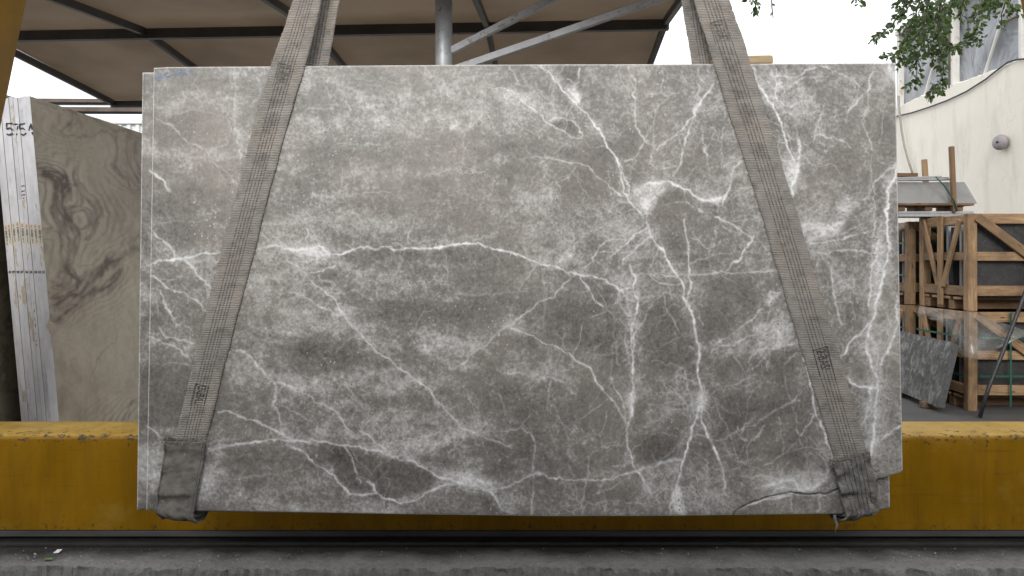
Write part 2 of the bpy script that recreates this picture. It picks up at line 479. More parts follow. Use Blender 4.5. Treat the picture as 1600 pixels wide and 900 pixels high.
# veins read off the photograph, tile by tile: (tile, points, width, strength, halo)
VEINS = [
 (1, [(880,5),(930,60),(975,115),(1050,200),(1115,270),(1175,345),(1225,405),(1275,480),(1315,545),(1345,640),(1370,720),(1390,785),(1440,850),(1500,930)], 2.6, 1.0, .35),
 (1, [(1315,545),(1340,600),(1375,655),(1400,710),(1395,780)], 2.2, .85, .2),
 (5, [(0,30),(20,90),(70,160),(110,220),(140,290),(180,350),(215,400),(230,470),(255,540),(275,600),(285,680),(300,750),(298,830),(295,905),(310,960),(325,1030),(320,1090),(300,1150),(270,1240),(255,1300),(235,1370),(215,1460),(190,1540),(165,1620),(145,1670),(150,1740)], 3.2, 1.0, .5),
 (8, [(320,190),(322,280),(350,340),(375,390),(400,450),(430,540),(450,610),(460,700),(480,730)], 2.8, .95, .35),
 (8, [(215,700),(215,770),(222,835)], 2, .6, 0),
 (8, [(235,0),(240,90),(265,160),(275,240),(295,265)], 1.4, .65, 0),
 (1, [(620,140),(680,150),(760,195),(800,235),(870,285),(930,340),(980,375),(1045,412),(1100,435),(1130,440)], 2, .8, .3),
 (1, [(940,320),(1000,325),(1050,335),(1095,365),(1120,400),(1133,440)], 1.6, .85, 0),
 (1, [(1050,330),(1075,310),(1060,280)], 1.2, .5, 0),
 (1, [(840,110),(870,170),(890,250),(910,310)], 1.3, .5, 0),
 (1, [(690,10),(725,75),(760,130)], 2.8, .65, .2),
 (1, [(190,20),(260,80),(310,110),(330,170),(390,215)], 1.6, .55, 0),
 (1, [(540,130),(600,140),(660,150)], 2, .55, .3),
 (1, [(1125,10),(1110,50),(1115,90),(1090,110),(1040,90)], 2.2, .75, .2),
 (1, [(1395,10),(1400,60),(1435,110),(1430,180),(1440,260),(1435,330),(1450,390),(1480,435),(1500,450)], 1.9, .75, .1),
 (1, [(1410,90),(1390,140),(1370,210)], 1.2, .45, 0),
 (1, [(1500,450),(1480,470),(1470,510),(1430,545),(1370,560)], 1.9, .65, .1),
 (1, [(760,550),(850,545),(950,560),(1050,570),(1130,590),(1180,620),(1220,670),(1270,710),(1330,760),(1390,795)], 1.8, .6, .1),
 (1, [(1090,590),(1070,625),(1020,680),(970,690)], 1.4, .5, 0),
 (1, [(560,628),(460,630),(350,632),(250,640),(200,665)], 2, .5, .3),
 (1, [(905,570),(910,630),(930,720),(950,880)], 1.2, .35, 0),
 (1, [(1130,440),(1170,480),(1260,480)], 1.1, .45, 0),
 (1, [(0,105),(70,110),(140,120)], 1.2, .35, .1),
 (1, [(290,120),(310,180),(290,260),(270,350)], 1.5, .4, 0),
 (1, [(1250,620),(1300,628),(1340,640)], 1.1, .5, 0), (1, [(1450,560),(1400,640),(1360,660)], 1.1, .45, 0),
 (1, [(1250,580),(1290,600),(1330,600)], 1, .4, 0),
 (1, [(1270,870),(1330,820),(1390,800)], 1.1, .45, 0), (1, [(1500,640),(1440,610),(1380,600)], 1.1, .45, 0),
 (2, [(0,700),(70,690),(140,690),(200,720),(250,745),(310,785),(380,790),(430,790)], 4, .85, .8),
 (2, [(430,830),(440,780),(480,720),(510,640),(540,590),(580,560)], 2.6, .75, .3),
 (2, [(310,20),(300,100),(310,160),(290,260)], 1.4, .5, 0),
 (2, [(400,110),(340,190),(295,260),(265,330),(240,430),(215,500),(200,580),(165,660)], 2.6, .8, .25),
 (2, [(295,240),(285,280),(265,320)], 4.5, .6, .2),
 (2, [(265,320),(210,390),(150,440),(60,495)], 1.8, .7, .1),
 (2, [(440,210),(370,250),(300,280)], 1.1, .45, 0),
 (2, [(490,345),(440,370),(440,450),(450,560),(440,610)], 1.3, .5, 0),
 (2, [(565,545),(500,575),(450,605)], 1.7, .65, .1), (2, [(620,715),(540,745),(480,790)], 1.6, .55, 0),
 (2, [(320,350),(335,430),(345,490),(348,600)], 1.4, .55, 0), (2, [(342,490),(346,515),(347,540)], 5, .75, 0),
 (2, [(80,200),(60,270),(50,350),(45,490)], 1.3, .5, 0),
 (2, [(15,350),(5,450),(45,490),(30,560),(70,620),(180,590)], 1.6, .55, .1),
 (2, [(300,420),(420,450),(500,430)], 1.1, .3, 0), (2, [(340,380),(290,480),(200,500)], 1, .25, 0),
 (2, [(625,30),(645,110),(690,180),(740,260),(780,320),(800,400),(810,440),(850,520),(870,580)], 3, .9, .45),
 (2, [(750,30),(760,110),(755,170),(770,230)], 1.8, .75, .2), (2, [(760,110),(800,150),(790,200)], 1.4, .7, .1),
 (2, [(740,70),(860,75),(920,50),(1000,20)], 2.2, .65, .2), (2, [(850,125),(950,85),(1020,110)], 2, .65, .15),
 (2, [(780,150),(850,130)], 1.4, .5, 0), (2, [(770,90),(800,110),(775,150)], 1.3, .7, 0),
 (2, [(750,255),(830,245),(890,215),(960,210)], 1.7, .55, .15), (2, [(740,290),(790,300),(900,285),(940,280)], 1.7, .45, .1),
 (2, [(700,190),(760,200),(800,240)], 1.6, .55, .2),
 (2, [(1000,10),(1100,40),(1190,80),(1250,130),(1300,170)], 2, .55, .15),
 (2, [(1340,30),(1315,80),(1300,170),(1290,260),(1280,350),(1300,430),(1320,500)], 2.4, .55, .3),
 (2, [(1270,180),(1220,235),(1190,270)], 2.2, .75, .1),
 (2, [(1040,245),(1020,310),(1000,370),(985,400)], 1.9, .55, .1), (2, [(1110,260),(1105,330),(1110,360)], 1.4, .5, 0),
 (2, [(1085,255),(1170,250)], 1.2, .4, 0),
 (2, [(980,460),(985,430),(1040,410),(1090,425),(1150,460),(1200,500)], 2.2, .55, .2),
 (2, [(890,430),(895,520),(880,610),(860,720),(855,770)], 4.2, .65, .7), (2, [(870,350),(890,450),(900,510)], 2, .55, .1),
 (2, [(760,450),(820,460),(850,440)], 1.4, .55, 0), (2, [(780,490),(800,560),(840,570),(870,560)], 1.6, .65, .1), (2, [(800,590),(870,570)], 2, .6, .3),
 (2, [(760,390),(790,440),(775,490)], 1.3, .5, 0), (2, [(830,420),(845,480),(870,530)], 1.4, .6, 0),
 (2, [(910,535),(970,515)], 1.6, .5, 0), (2, [(920,540),(1000,600),(1090,590),(1150,655)], 1.3, .4, .1),
 (2, [(1490,560),(1440,600),(1390,640),(1330,710),(1310,740)], 2.2, .65, .2),
 (2, [(1480,560),(1450,660),(1420,750),(1405,890),(1410,980),(1415,1070),(1400,1170),(1385,1250),(1365,1350),(1340,1450),(1310,1520)], 3.8, .9, .9),
 (2, [(1460,640),(1500,730)], 3, .65, .4), (2, [(1330,740),(1335,900)], 1.5, .55, .1),
 (5, [(1335,0),(1330,100),(1350,130),(1340,220),(1315,300),(1310,420),(1310,520)], 2.4, .75, .2),
 (5, [(1380,10),(1360,90),(1350,200)], 1.8, .5, .2),
 (2, [(1320,760),(1240,800),(1190,830),(1130,880)], 2.2, .5, .3), (2, [(1410,20),(1450,90),(1480,130)], 3, .5, .3),
 (2, [(1450,100),(1490,190)], 1.5, .4, 0), (2, [(1290,480),(1370,560)], 1.1, .3, 0),
 (2, [(225,740),(228,900)], 1.2, .4, 0), (2, [(300,860),(370,890)], 2, .55, .2), (2, [(100,830),(220,800),(320,860)], 1.4, .45, .1),
 (2, [(0,860),(40,790),(120,720)], 3, .6, .5), (2, [(560,760),(640,860)], 1.6, .4, 0), (2, [(520,870),(600,850),(650,800)], 1.1, .35, 0),
 (2, [(80,20),(90,130),(85,170)], 1.3, .5, 0), (2, [(100,100),(170,50),(230,110)], 1.5, .4, .2), (2, [(0,180),(120,170),(230,170)], 2.2, .35, .3),
 (5, [(890,100),(960,70),(1060,60),(1140,20)], 5, .55, .5), (5, [(930,150),(1010,110),(1090,95),(1140,40)], 4, .5, .4), (5, [(900,60),(970,35),(1050,42)], 2.5, .5, .3), (5, [(1060,50),(1130,60),(1160,20)], 2, .5, .2),
 (5, [(1300,80),(1200,110),(1080,140),(950,175)], 2.2, .65, .3), (5, [(960,200),(1100,205),(1300,200),(1440,210)], 2.6, .5, .4),
 (5, [(800,450),(720,480),(660,540),(600,600),(500,680),(400,760)], 2.6, .55, .3), (5, [(690,620),(620,690),(530,730),(430,770),(370,800)], 2.6, .55, .3),
 (5, [(890,735),(800,760),(680,780),(600,830)], 2.5, .5, .3), (5, [(720,460),(725,540),(715,600)], 1.6, .5, 0),
 (5, [(715,455),(760,445),(800,430)], 4, .55, .3), (5, [(740,790),(700,830),(640,880)], 1.3, .45, 0),
 (5, [(800,860),(850,820),(890,800)], 1.4, .45, 0), (5, [(420,740),(330,770),(300,800)], 1.3, .4, 0),
 (5, [(635,110),(580,180),(540,250),(460,325)], 2.3, .8, .15), (5, [(605,135),(585,165)], 4.5, .55, 0),
 (5, [(640,95),(700,180),(740,220)], 1.6, .35, .1),
 (5, [(-60,330),(100,335),(200,335),(400,325),(460,330),(600,320),(780,315)], 2.4, .5, .45),
 (5, [(230,0),(240,100),(250,180),(248,280),(245,400),(248,480),(275,560)], 2.6, .75, .4),
 (5, [(20,345),(60,375),(100,385),(200,390)], 1.7, .6, .1), (5, [(250,120),(310,135),(370,180),(400,170),(405,60),(400,30)], 1.3, .55, 0),
 (5, [(370,210),(380,320)], 1.1, .4, 0), (5, [(370,180),(365,220)], 1.3, .5, 0),
 (5, [(400,-10),(480,30),(560,80),(620,120)], 2.7, .65, .4), (5, [(430,20),(490,80)], 1.8, .5, 0),
 (5, [(250,265),(400,225),(540,200),(620,200)], 1.3, .45, 0), (5, [(75,160),(40,260),(10,330)], 1.3, .45, 0), (5, [(-20,135),(40,110)], 3, .65, .2),
 (5, [(0,560),(60,490),(120,430)], 1.3, .45, 0), (5, [(310,570),(330,630)], 2.2, .5, .1), (5, [(120,500),(90,560)], 1, .3, 0),
 (5, [(200,440),(255,530)], 1.1, .5, 0), (5, [(320,690),(300,770)], 1.2, .5, 0), (5, [(255,740),(295,790)], 1.3, .5, 0),
 (5, [(905,760),(920,830),(940,900),(965,1000),(985,1110),(1010,1190),(1045,1270),(1075,1350),(1090,1420)], 3.6, .9, .35),
 (5, [(1090,300),(1095,400),(1110,490),(1130,580),(1140,640)], 2, .65, .2), (5, [(1120,180),(1130,20)], 1.4, .45, .1),
 (5, [(1210,340),(1200,450),(1225,600)], 1.2, .4, 0), (5, [(1160,520),(1165,640)], 1.4, .4, 0),
 (5, [(1310,620),(1240,690),(1180,760),(1135,830)], 3, .9, .3), (5, [(1310,620),(1295,680),(1300,780),(1330,890)], 4, .85, .7),
 (5, [(1310,630),(1360,620),(1420,600)], 1.6, .4, .2),
 (8, [(1340,0),(1360,60),(1350,180),(1340,290),(1330,400),(1325,500)], 4.6, .75, .8), (8, [(1320,80),(1310,190),(1260,320)], 2, .65, .3),
 (8, [(1180,40),(1230,80),(1330,90),(1360,70)], 3.4, .85, .6), (8, [(1310,150),(1290,260),(1300,440)], 1.4, .5, .1),
 (5, [(1470,450),(1465,560),(1470,640),(1430,760),(1370,880)], 3.2, .75, .5), (5, [(1310,700),(1350,790),(1360,880)], 2, .55, .2),
 (5, [(1500,400),(1470,470),(1440,560)], 1.8, .5, .2), (5, [(1420,520),(1400,620)], 1.3, .4, 0),
 (8, [(0,580),(80,540),(150,520),(215,510)], 4, .55, .4), (8, [(0,630),(20,710),(60,760),(75,820)], 1.8, .65, .2),
 (8, [(170,680),(90,710),(60,740),(90,790)], 1.6, .55, .1), (8, [(360,540),(355,640),(345,700),(320,800)], 1.9, .6, .1),
 (8, [(0,640),(90,600),(190,590)], 1.2, .35, 0), (8, [(90,700),(180,660)], 1.2, .4, 0), (8, [(230,600),(340,640),(430,640)], 1.1, .35, 0), (8, [(350,700),(420,730),(470,710)], 1.4, .4, 0),
 (8, [(270,380),(350,380),(420,405),(500,375),(560,340),(640,310),(720,260),(830,180),(930,100),(950,60)], 1.8, .55, .1),
 (8, [(620,410),(660,370),(700,320)], 2.2, .6, .1), (8, [(560,370),(590,300),(640,270)], 3.5, .4, .3), (8, [(560,380),(590,410)], 2.5, .45, .2),
 (8, [(860,210),(880,290),(890,370),(905,440)], 1.6, .55, .1), (8, [(985,250),(960,290),(910,370)], 1.9, .65, .1), (8, [(960,290),(1000,320)], 1.4, .5, 0),
 (8, [(780,260),(785,500),(760,590)], 1.3, .5, 0), (8, [(940,380),(935,500)], 1.2, .45, 0), (8, [(400,150),(430,270),(480,370),(545,520)], 1.4, .5, 0),
 (8, [(520,330),(550,390)], 1.5, .4, 0), (8, [(550,605),(640,615),(730,625),(800,640),(900,610)], 2.6, .55, .5),
 (8, [(680,690),(760,650),(850,650),(900,690),(1000,660),(1060,620),(1085,540)], 5, .6, .9), (8, [(720,720),(780,680),(880,690),(960,690),(1050,650)], 3.6, .6, .6),
 (8, [(700,510),(620,520),(540,530)], 1.6, .35, .1), (8, [(700,510),(560,540)], 1, .3, 0),
 (8, [(1500,310),(1430,360),(1340,420)], 3, .65, .4), (8, [(1410,380),(1400,420)], 1.2, .4, 0),
 (8, [(0,320),(60,280),(120,245)], 1.3, .45, 0), (8, [(800,20),(830,110),(860,190)], 1.5, .45, 0), (8, [(680,10),(600,180),(590,260)], 1.2, .35, 0),
 (8, [(640,20),(540,70),(450,120)], 2.5, .35, .3), (8, [(400,150),(520,260),(590,230)], 1, .3, 0), (8, [(430,400),(540,520)], 1, .3, 0), (8, [(480,640),(490,720),(540,780)], 1.4, .4, 0),
 (8, [(110,80),(120,180),(110,240)], 1.3, .4, 0), (8, [(170,10),(180,120)], 2.2, .35, .2), (8, [(360,240),(400,340)], 1, .35, 0),
 (8, [(1010,820),(1015,760),(1050,720)], 2.6, .55, .4), (8, [(660,770),(690,830)], 1.8, .4, .2), (8, [(790,830),(820,760)], 1.5, .4, .1), (8, [(870,820),(880,770)], 1.6, .35, .1),
 (3, [(90,270),(160,250),(240,235),(330,225),(400,210),(500,200)], 2.8, .9, .35),
 (3, [(690,190),(790,175),(870,165),(930,180),(1000,180),(1090,170),(1120,195),(1170,215),(1260,195),(1350,185),(1440,175),(1500,178)], 3.2, .85, .7),
 (4, [(0,190),(80,180),(200,180),(330,170),(420,165),(500,160),(570,178),(640,195),(730,210),(820,240),(900,265),(980,290),(1060,320),(1110,335),(1200,355),(1280,385),(1340,425),(1390,470),(1430,490)], 3.2, 1.0, .7),
 (4, [(0,160),(60,165),(100,185)], 1.8, .6, .2), (4, [(640,150),(650,180)], 1.5, .5, 0),
 (4, [(650,635),(700,645),(760,670),(830,700),(900,735),(980,765),(1050,800),(1110,845),(1160,890),(1200,960),(1260,1030),(1310,1090),(1350,1150),(1390,1210)], 2.8, .65, .7),
 (4, [(370,900),(430,850),(500,780),(560,740),(620,690),(690,640),(750,590),(820,545),(880,495),(950,455),(1010,395),(1090,340)], 1.9, .7, .15),
 (4, [(300,840),(400,810),(480,780)], 2, .35, .2),
 (4, [(1100,335),(1130,375),(1165,420),(1195,470),(1250,525)], 2.4, .8, .15), (4, [(1260,545),(1200,580),(1160,595)], 1.3, .5, 0), (4, [(1290,540),(1330,590),(1390,650)], 1.4, .55, 0),
 (4, [(1410,270),(1415,320),(1440,360),(1430,420),(1450,490),(1440,550),(1420,620),(1410,680),(1415,760),(1425,830),(1425,900),(1415,1000-40),(1425,1040),(1415,1110),(1405,1190),(1390,1270),(1395,1340),(1410,1400),(1420,1450),(1470,1520),(1490,1570),(1500,1610)], 3, .9, .4),
 (4, [(1450,600),(1430,700),(1420,800)], 2.6, .6, .3),
 (7, [(1300,30),(1330,120),(1360,220),(1390,300)], 1.9, .65, .1), (7, [(1430,130),(1415,220),(1398,300)], 2.4, .7, .2),
 (7, [(1300,-80),(1290,30),(1270,110)], 1.3, .45, 0),
 (4, [(1520,50),(1430,100),(1370,150),(1310,200),(1265,240)], 2.3, .8, .15), (4, [(1510,120),(1450,170),(1410,220),(1360,270)], 2.1, .7, .1),
 (4, [(1330,20),(1250,50),(1210,70),(1140,105)], 2, .55, .2), (4, [(1330,20),(1370,40),(1410,50)], 1.4, .5, 0),
 (4, [(1380,125),(1290,125),(1240,165),(1200,220),(1180,250),(1140,290)], 2.1, .7, .15), (4, [(1230,205),(1310,210),(1390,205),(1440,220)], 1.3, .5, 0),
 (4, [(1340,430),(1420,405)], 2, .75, .1), (4, [(1340,440),(1330,490),(1350,465)], 1.5, .6, 0), (4, [(1345,510),(1400,580)], 1.3, .5, 0), (4, [(1385,470),(1345,500),(1290,530)], 1.3, .5, 0),
 (4, [(1385,510),(1410,600),(1400,680)], 1.6, .5, .1),
 (4, [(1510,580),(1450,640),(1430,690)], 1.7, .55, .1), (4, [(1375,650),(1390,720),(1390,800),(1420,890)], 1.7, .6, .1), (4, [(1310,680),(1325,760),(1320,850),(1345,880)], 1.4, .5, 0),
 (4, [(1320,790),(1240,800),(1160,800),(1100,830)], 1.2, .4, 0), (4, [(1480,730),(1450,800)], 1.1, .4, 0), (4, [(1390,700),(1340,750),(1330,800)], 1.2, .45, 0),
 (4, [(905,280),(910,380),(908,470),(905,580),(890,650)], 1.3, .5, 0), (4, [(940,750),(940,890)], 1.3, .4, 0),
 (4, [(140,10),(115,80),(90,145)], 2, .55, .1), (4, [(60,200),(45,270),(35,330)], 2, .5, .1), (4, [(325,210),(325,290),(340,370),(345,430)], 2, .45, .15), (4, [(435,370),(440,410)], 2, .4, 0),
 (4, [(100,300),(180,280),(260,275)], 2, .3, .2), (4, [(50,420),(200,385),(320,375),(400,365)], 2, .35, .2), (4, [(400,450),(560,455),(660,435),(820,435)], 2.6, .35, .3),
 (4, [(175,580),(190,555),(240,545)], 1.8, .45, 0), (4, [(170,740),(220,790),(260,820)], 2.5, .45, .2), (4, [(280,700),(400,705),(480,700),(520,720)], 2.2, .3, .25),
 (4, [(930,60),(935,130)], 1.2, .4, 0), (4, [(780,30),(820,70)], 1.2, .3, 0), (4, [(160,250),(220,220)], 1.6, .35, 0), (4, [(740,860),(780,845)], 1.3, .4, 0), (4, [(990,900),(1070,875)], 1.6, .4, 0),
 (3, [(560,760),(620,790),(680,840),(740,900),(800,960),(830,1040),(820,1100),(850,1160),(850,1240),(880,1280)], 2.9, .65, .5),
 (3, [(1000,330),(1050,390),(1120,440),(1180,490),(1230,570),(1290,640),(1360,720),(1430,790),(1500,840),(1570,905),(1630,950),(1720,1010),(1760,1070),(1820,1120),(1890,1200),(1930,1240),(2000,1265),(2060,1285),(2140,1310),(2200,1345)], 2.5, .75, .6),
 (3, [(890,430),(930,440),(1000,475),(1080,510),(1140,540),(1210,590)], 2.6, .65, .4), (3, [(740,90),(840,160),(900,170),(960,220),(1050,240)], 2, .55, .2),
 (3, [(820,110),(880,160)], 3, .5, .2), (3, [(960,260),(1050,250),(1160,215)], 2.2, .65, .3), (3, [(1010,330),(1100,310),(1180,285)], 2.4, .7, .2),
 (3, [(780,320),(830,380),(900,430)], 1.8, .5, .1), (3, [(700,290),(800,300),(900,270)], 1.5, .35, .1), (3, [(880,200),(950,280),(1020,340)], 2, .55, .2), (3, [(930,230),(960,290),(1030,370)], 1.6, .45, .1),
 (3, [(840,215),(900,185),(1000,190)], 1.8, .5, .2), (3, [(760,210),(840,240),(930,310)], 1.4, .4, .1),
 (3, [(1080,340),(1130,365),(1190,385)], 4, .5, .2), (3, [(1140,440),(1290,430),(1340,460),(1410,490)], 2, .45, .2), (3, [(1425,370),(1415,480)], 1.6, .5, 0), (3, [(1010,60),(1012,150)], 3, .5, .1), (3, [(1000,0),(1010,60)], 1.5, .35, 0),
 (3, [(990,250),(995,300)], 1.6, .5, 0), (3, [(920,440),(970,410),(1030,390)], 1.5, .5, .1), (3, [(640,390),(700,385),(750,380)], 1.8, .35, .1), (3, [(680,320),(760,315)], 2, .4, .1), (3, [(640,440),(700,430),(860,425)], 2.5, .3, .3),
 (3, [(1050,390),(1070,440)], 1.4, .5, 0), (3, [(1060,120),(1080,100),(1110,95)], 1.5, .4, 0), (3, [(1380,90),(1460,80)], 1.3, .4, 0), (3, [(1110,520),(1130,640)], 1.2, .3, 0), (3, [(1230,370),(1260,330),(1290,300)], 1.3, .4, 0),
 (3, [(880,330),(700,380),(640,430)], 1.2, .3, .1), (3, [(800,730),(900,720),(970,715)], 2.5, .3, .25), (3, [(1090,820),(1180,825)], 2, .35, .1), (3, [(1120,770),(1140,800)], 1.8, .45, 0),
 (3, [(90,60),(130,110),(220,180),(250,230),(310,250),(330,290),(380,350),(440,420)], 3.4, .7, .6),
 (3, [(80,345),(130,370),(200,410),(280,445),(380,490),(400,540)], 2.6, .75, .3), (3, [(150,370),(280,350),(330,340)], 1.6, .45, .1), (3, [(330,440),(400,435),(440,450)], 2, .4, .2),
 (3, [(140,410),(180,490),(210,550),(245,600)], 3, .7, .2), (3, [(80,500),(150,470)], 1.6, .35, .1), (3, [(80,690),(150,720),(220,755),(300,800),(330,840)], 2.4, .65, .3), (3, [(150,645),(200,690),(270,720),(360,740)], 2.6, .65, .4), (3, [(260,670),(290,760),(320,830)], 2, .5, .2),
 (3, [(85,100),(130,190),(200,220)], 2, .45, .3), (3, [(80,855),(250,850),(330,860)], 1.6, .45, .1), (3, [(230,600),(250,640)], 2.5, .5, .1), (3, [(200,820),(260,790)], 1.5, .4, 0), (3, [(90,20),(300,25),(440,10)], 2, .25, .2),
 (0, [(100,620),(130,650),(180,710),(210,740)], 4.4, .75, .6), (0, [(110,330),(200,350),(260,400),(330,450),(410,500),(430,550)], 2.2, .5, .35), (0, [(460,570),(560,650),(590,690)], 1.7, .45, .15),
 (0, [(585,60),(590,180),(590,340),(600,420),(620,500),(640,590)], 2, .5, .2), (0, [(720,80),(720,210)], 1.7, .4, .2), (0, [(440,555),(530,560),(600,545),(650,540)], 1.6, .4, .3), (0, [(380,600),(390,700)], 1.4, .35, .1),
 (0, [(100,545),(200,540),(300,540),(430,550)], 1.4, .3, .3), (0, [(355,770),(350,820)], 2, .55, .1), (0, [(100,740),(200,740),(260,800)], 1.5, .35, .1), (0, [(460,430),(475,480),(560,470)], 1.4, .4, 0), (0, [(120,280),(250,290),(360,265),(500,300)], 1.4, .35, .15),
 (0, [(180,300),(270,290)], 1.4, .35, 0), (0, [(380,170),(370,210),(420,230)], 1.3, .35, 0), (0, [(560,80),(580,130),(600,160)], 1.3, .4, .1), (0, [(560,660),(580,690),(590,710)], 2.2, .45, .1), (0, [(400,790),(420,830)], 1.4, .3, 0),
 (0, [(1170,110),(1210,160)], 1.8, .5, 0), (0, [(1245,220),(1260,265)], 2.6, .6, 0), (0, [(1020,265),(1080,265),(1170,262)], 1.6, .55, 0), (0, [(970,120),(1100,105),(1200,95)], 1.5, .4, .4), (0, [(900,540),(920,620),(910,680)], 1.6, .4, .1),
 (0, [(930,370),(935,400)], 2, .5, .1), (0, [(1010,40),(1170,35)], 2.4, .4, .2), (0, [(1210,95),(1300,90),(1400,100),(1500,105)], 1.5, .4, .3), (0, [(1150,490),(1260,485),(1360,480),(1500,465)], 2.4, .3, .4), (0, [(1430,480),(1445,510)], 2, .5, 0), (0, [(990,850),(990,900)], 2, .5, .1), (0, [(930,830),(935,840)], 3, .6, 0),
 (0, [(1040,250),(1200,240),(1400,250)], 2.4, .3, .3), (0, [(1130,160),(1200,245)], 1.4, .4, 0), (0, [(1340,850),(1320,900)], 1.5, .35, 0),
 (6, [(820,70),(900,90),(960,120),(1030,150),(1060,190),(1130,210),(1180,260),(1220,310),(1250,350)], 3, .65, .5), (6, [(840,140),(900,210),(980,270),(1040,320),(1110,360),(1150,410)], 1.9, .55, .2), (6, [(900,210),(920,280),(930,340)], 1.5, .4, .1),
 (6, [(820,70),(870,75),(930,100)], 5, .5, .4), (6, [(1130,210),(1150,230)], 5, .4, .4), (6, [(1040,150),(1070,120)], 1.6, .4, 0),
 (6, [(480,230),(540,235),(620,275),(680,290),(750,320),(830,345),(880,380),(940,400)], 3, .75, .5),
 (6, [(450,460),(540,440),(640,425),(720,415),(800,410),(880,405),(980,410),(1080,415),(1200,425),(1300,435),(1400,460),(1500,485),(1600,520),(1700,570),(1770,610),(1840,640),(1900,655),(1980,675),(2040,695),(2100,735),(2150,780),(2220,840)], 2.8, .8, .6),
 (6, [(880,430),(960,465),(1030,520),(1100,560),(1160,600),(1200,650),(1250,690),(1310,720),(1380,720),(1430,715),(1460,740),(1500,750),(1560,765),(1630,745),(1700,725),(1770,700),(1830,670),(1880,655)], 3.2, .8, .45),
 (6, [(1230,430),(1260,490),(1290,560),(1310,620),(1325,660)], 2.2, .7, .1), (6, [(1260,450),(1310,500)], 1.5, .55, .1), (6, [(1290,520),(1380,600)], 1.4, .45, 0), (6, [(1350,650),(1390,670),(1430,710)], 3.6, .65, .2),
 (6, [(1300,350),(1370,380),(1420,420),(1460,460)], 3, .65, .5), (6, [(1250,350),(1240,400),(1270,430)], 1.8, .45, .2), (6, [(1210,20),(1260,100),(1320,180)], 1.6, .45, 0),
 (6, [(430,630),(550,630),(700,610),(850,600)], 2.4, .4, .4), (6, [(940,580),(990,540)], 1.5, .55, 0), (6, [(75,325),(130,370),(175,410)], 2.6, .65, .2), (6, [(75,640),(130,600),(165,580)], 4, .55, .4), (6, [(640,295),(645,370)], 1.5, .4, 0), (6, [(480,460),(560,490),(690,480)], 1.5, .35, .1),
 (6, [(730,810),(745,780)], 2, .5, 0), (6, [(860,500),(880,560),(850,600)], 1.2, .35, 0), (6, [(380,740),(470,770),(560,810)], 2, .3, .2), (6, [(1060,490),(1075,505)], 3, .6, 0), (6, [(1155,560),(1165,580)], 3, .6, 0), (6, [(690,205),(710,220),(700,240)], 1.6, .5, 0),
 (6, [(1430,640),(1500,540)], 1.1, .35, 0), (6, [(1370,600),(1440,640),(1500,620)], 1, .35, 0), (6, [(580,20),(575,80)], 1.6, .45, .1), (6, [(1470,800),(1485,835)], 1.8, .5, 0),
 (7, [(770,330),(820,390),(845,440),(838,500),(835,600),(830,700),(830,840)], 2, .6, .1), (7, [(590,695),(680,680),(760,640),(830,600),(890,590)], 3.6, .55, .7), (7, [(880,590),(930,630),(1050,640),(1150,630),(1220,645),(1300,630),(1400,600),(1500,570)], 2.8, .7, .4),
 (7, [(1150,630),(1130,740),(1110,790)], 2.5, .6, .2), (7, [(1170,500),(1165,600),(1160,630)], 2, .55, .1), (7, [(1180,490),(1280,440),(1350,435)], 2, .4, .2), (7, [(1050,740),(1130,760),(1270,765),(1400,770),(1500,775)], 1.6, .5, .1), (7, [(1000,790),(1110,760)], 1.4, .4, 0),
 (7, [(1420,490),(1350,570),(1280,620),(1200,720)], 2.2, .5, .3), (7, [(1300,560),(1380,540),(1430,500)], 1.8, .5, .2), (7, [(1250,690),(1260,760),(1255,840)], 1.5, .5, .1), (7, [(1010,650),(1000,800)], 1.6, .35, .1), (7, [(1400,600),(1390,700)], 1.5, .4, 0),
 (7, [(1180,730),(1280,680),(1400,620)], 1.5, .45, .1), (7, [(1410,770),(1405,840)], 1.3, .4, 0), (7, [(950,800),(980,840)], 1.3, .4, 0),
 (7, [(1270,230),(1250,330),(1235,400)], 1.7, .55, 0), (7, [(940,40),(925,130),(920,230)], 2, .55, .1), (7, [(930,170),(935,220),(960,270)], 1.4, .4, 0), (7, [(650,15),(720,20),(800,10),(870,50),(940,30),(1000,60),(1040,110),(1090,140)], 3, .45, .6), (7, [(860,50),(900,40)], 3.5, .5, .2),
 (7, [(400,50),(460,150),(500,230),(520,270),(520,320)], 1.7, .5, 0), (7, [(100,400),(200,385),(310,355),(400,330)], 2.4, .5, .3), (7, [(360,25),(300,80),(240,120)], 1.5, .45, 0), (7, [(640,130),(660,200),(680,270)], 1.6, .45, 0), (7, [(500,370),(540,440),(590,530)], 1.3, .35, 0),
 (7, [(640,390),(645,360)], 1.5, .45, 0), (7, [(760,520),(800,515),(830,560)], 2, .45, .1), (7, [(640,520),(610,540)], 2.5, .5, 0), (7, [(520,570),(540,575)], 3, .6, 0), (7, [(260,180),(275,195)], 4, .5, 0), (7, [(480,820),(510,800),(540,820)], 2.5, .45, .1), (7, [(320,800),(400,790),(430,760)], 2, .4, .1), (7, [(220,790),(240,830)], 1.8, .4, 0),
 (7, [(960,200),(980,340),(960,440)], 1.4, .35, .1), (7, [(1060,250),(1120,330),(1200,360)], 1.4, .3, .1), (7, [(1450,350),(1500,350)], 1.8, .4, .1), (7, [(1500,20),(1440,60),(1400,120)], 1.4, .4, .1), (7, [(900,0),(860,60)], 1.4, .4, 0), (7, [(700,720),(690,810)], 1.1, .3, 0), (7, [(840,740),(930,770),(940,830)], 1.3, .35, .1),
]
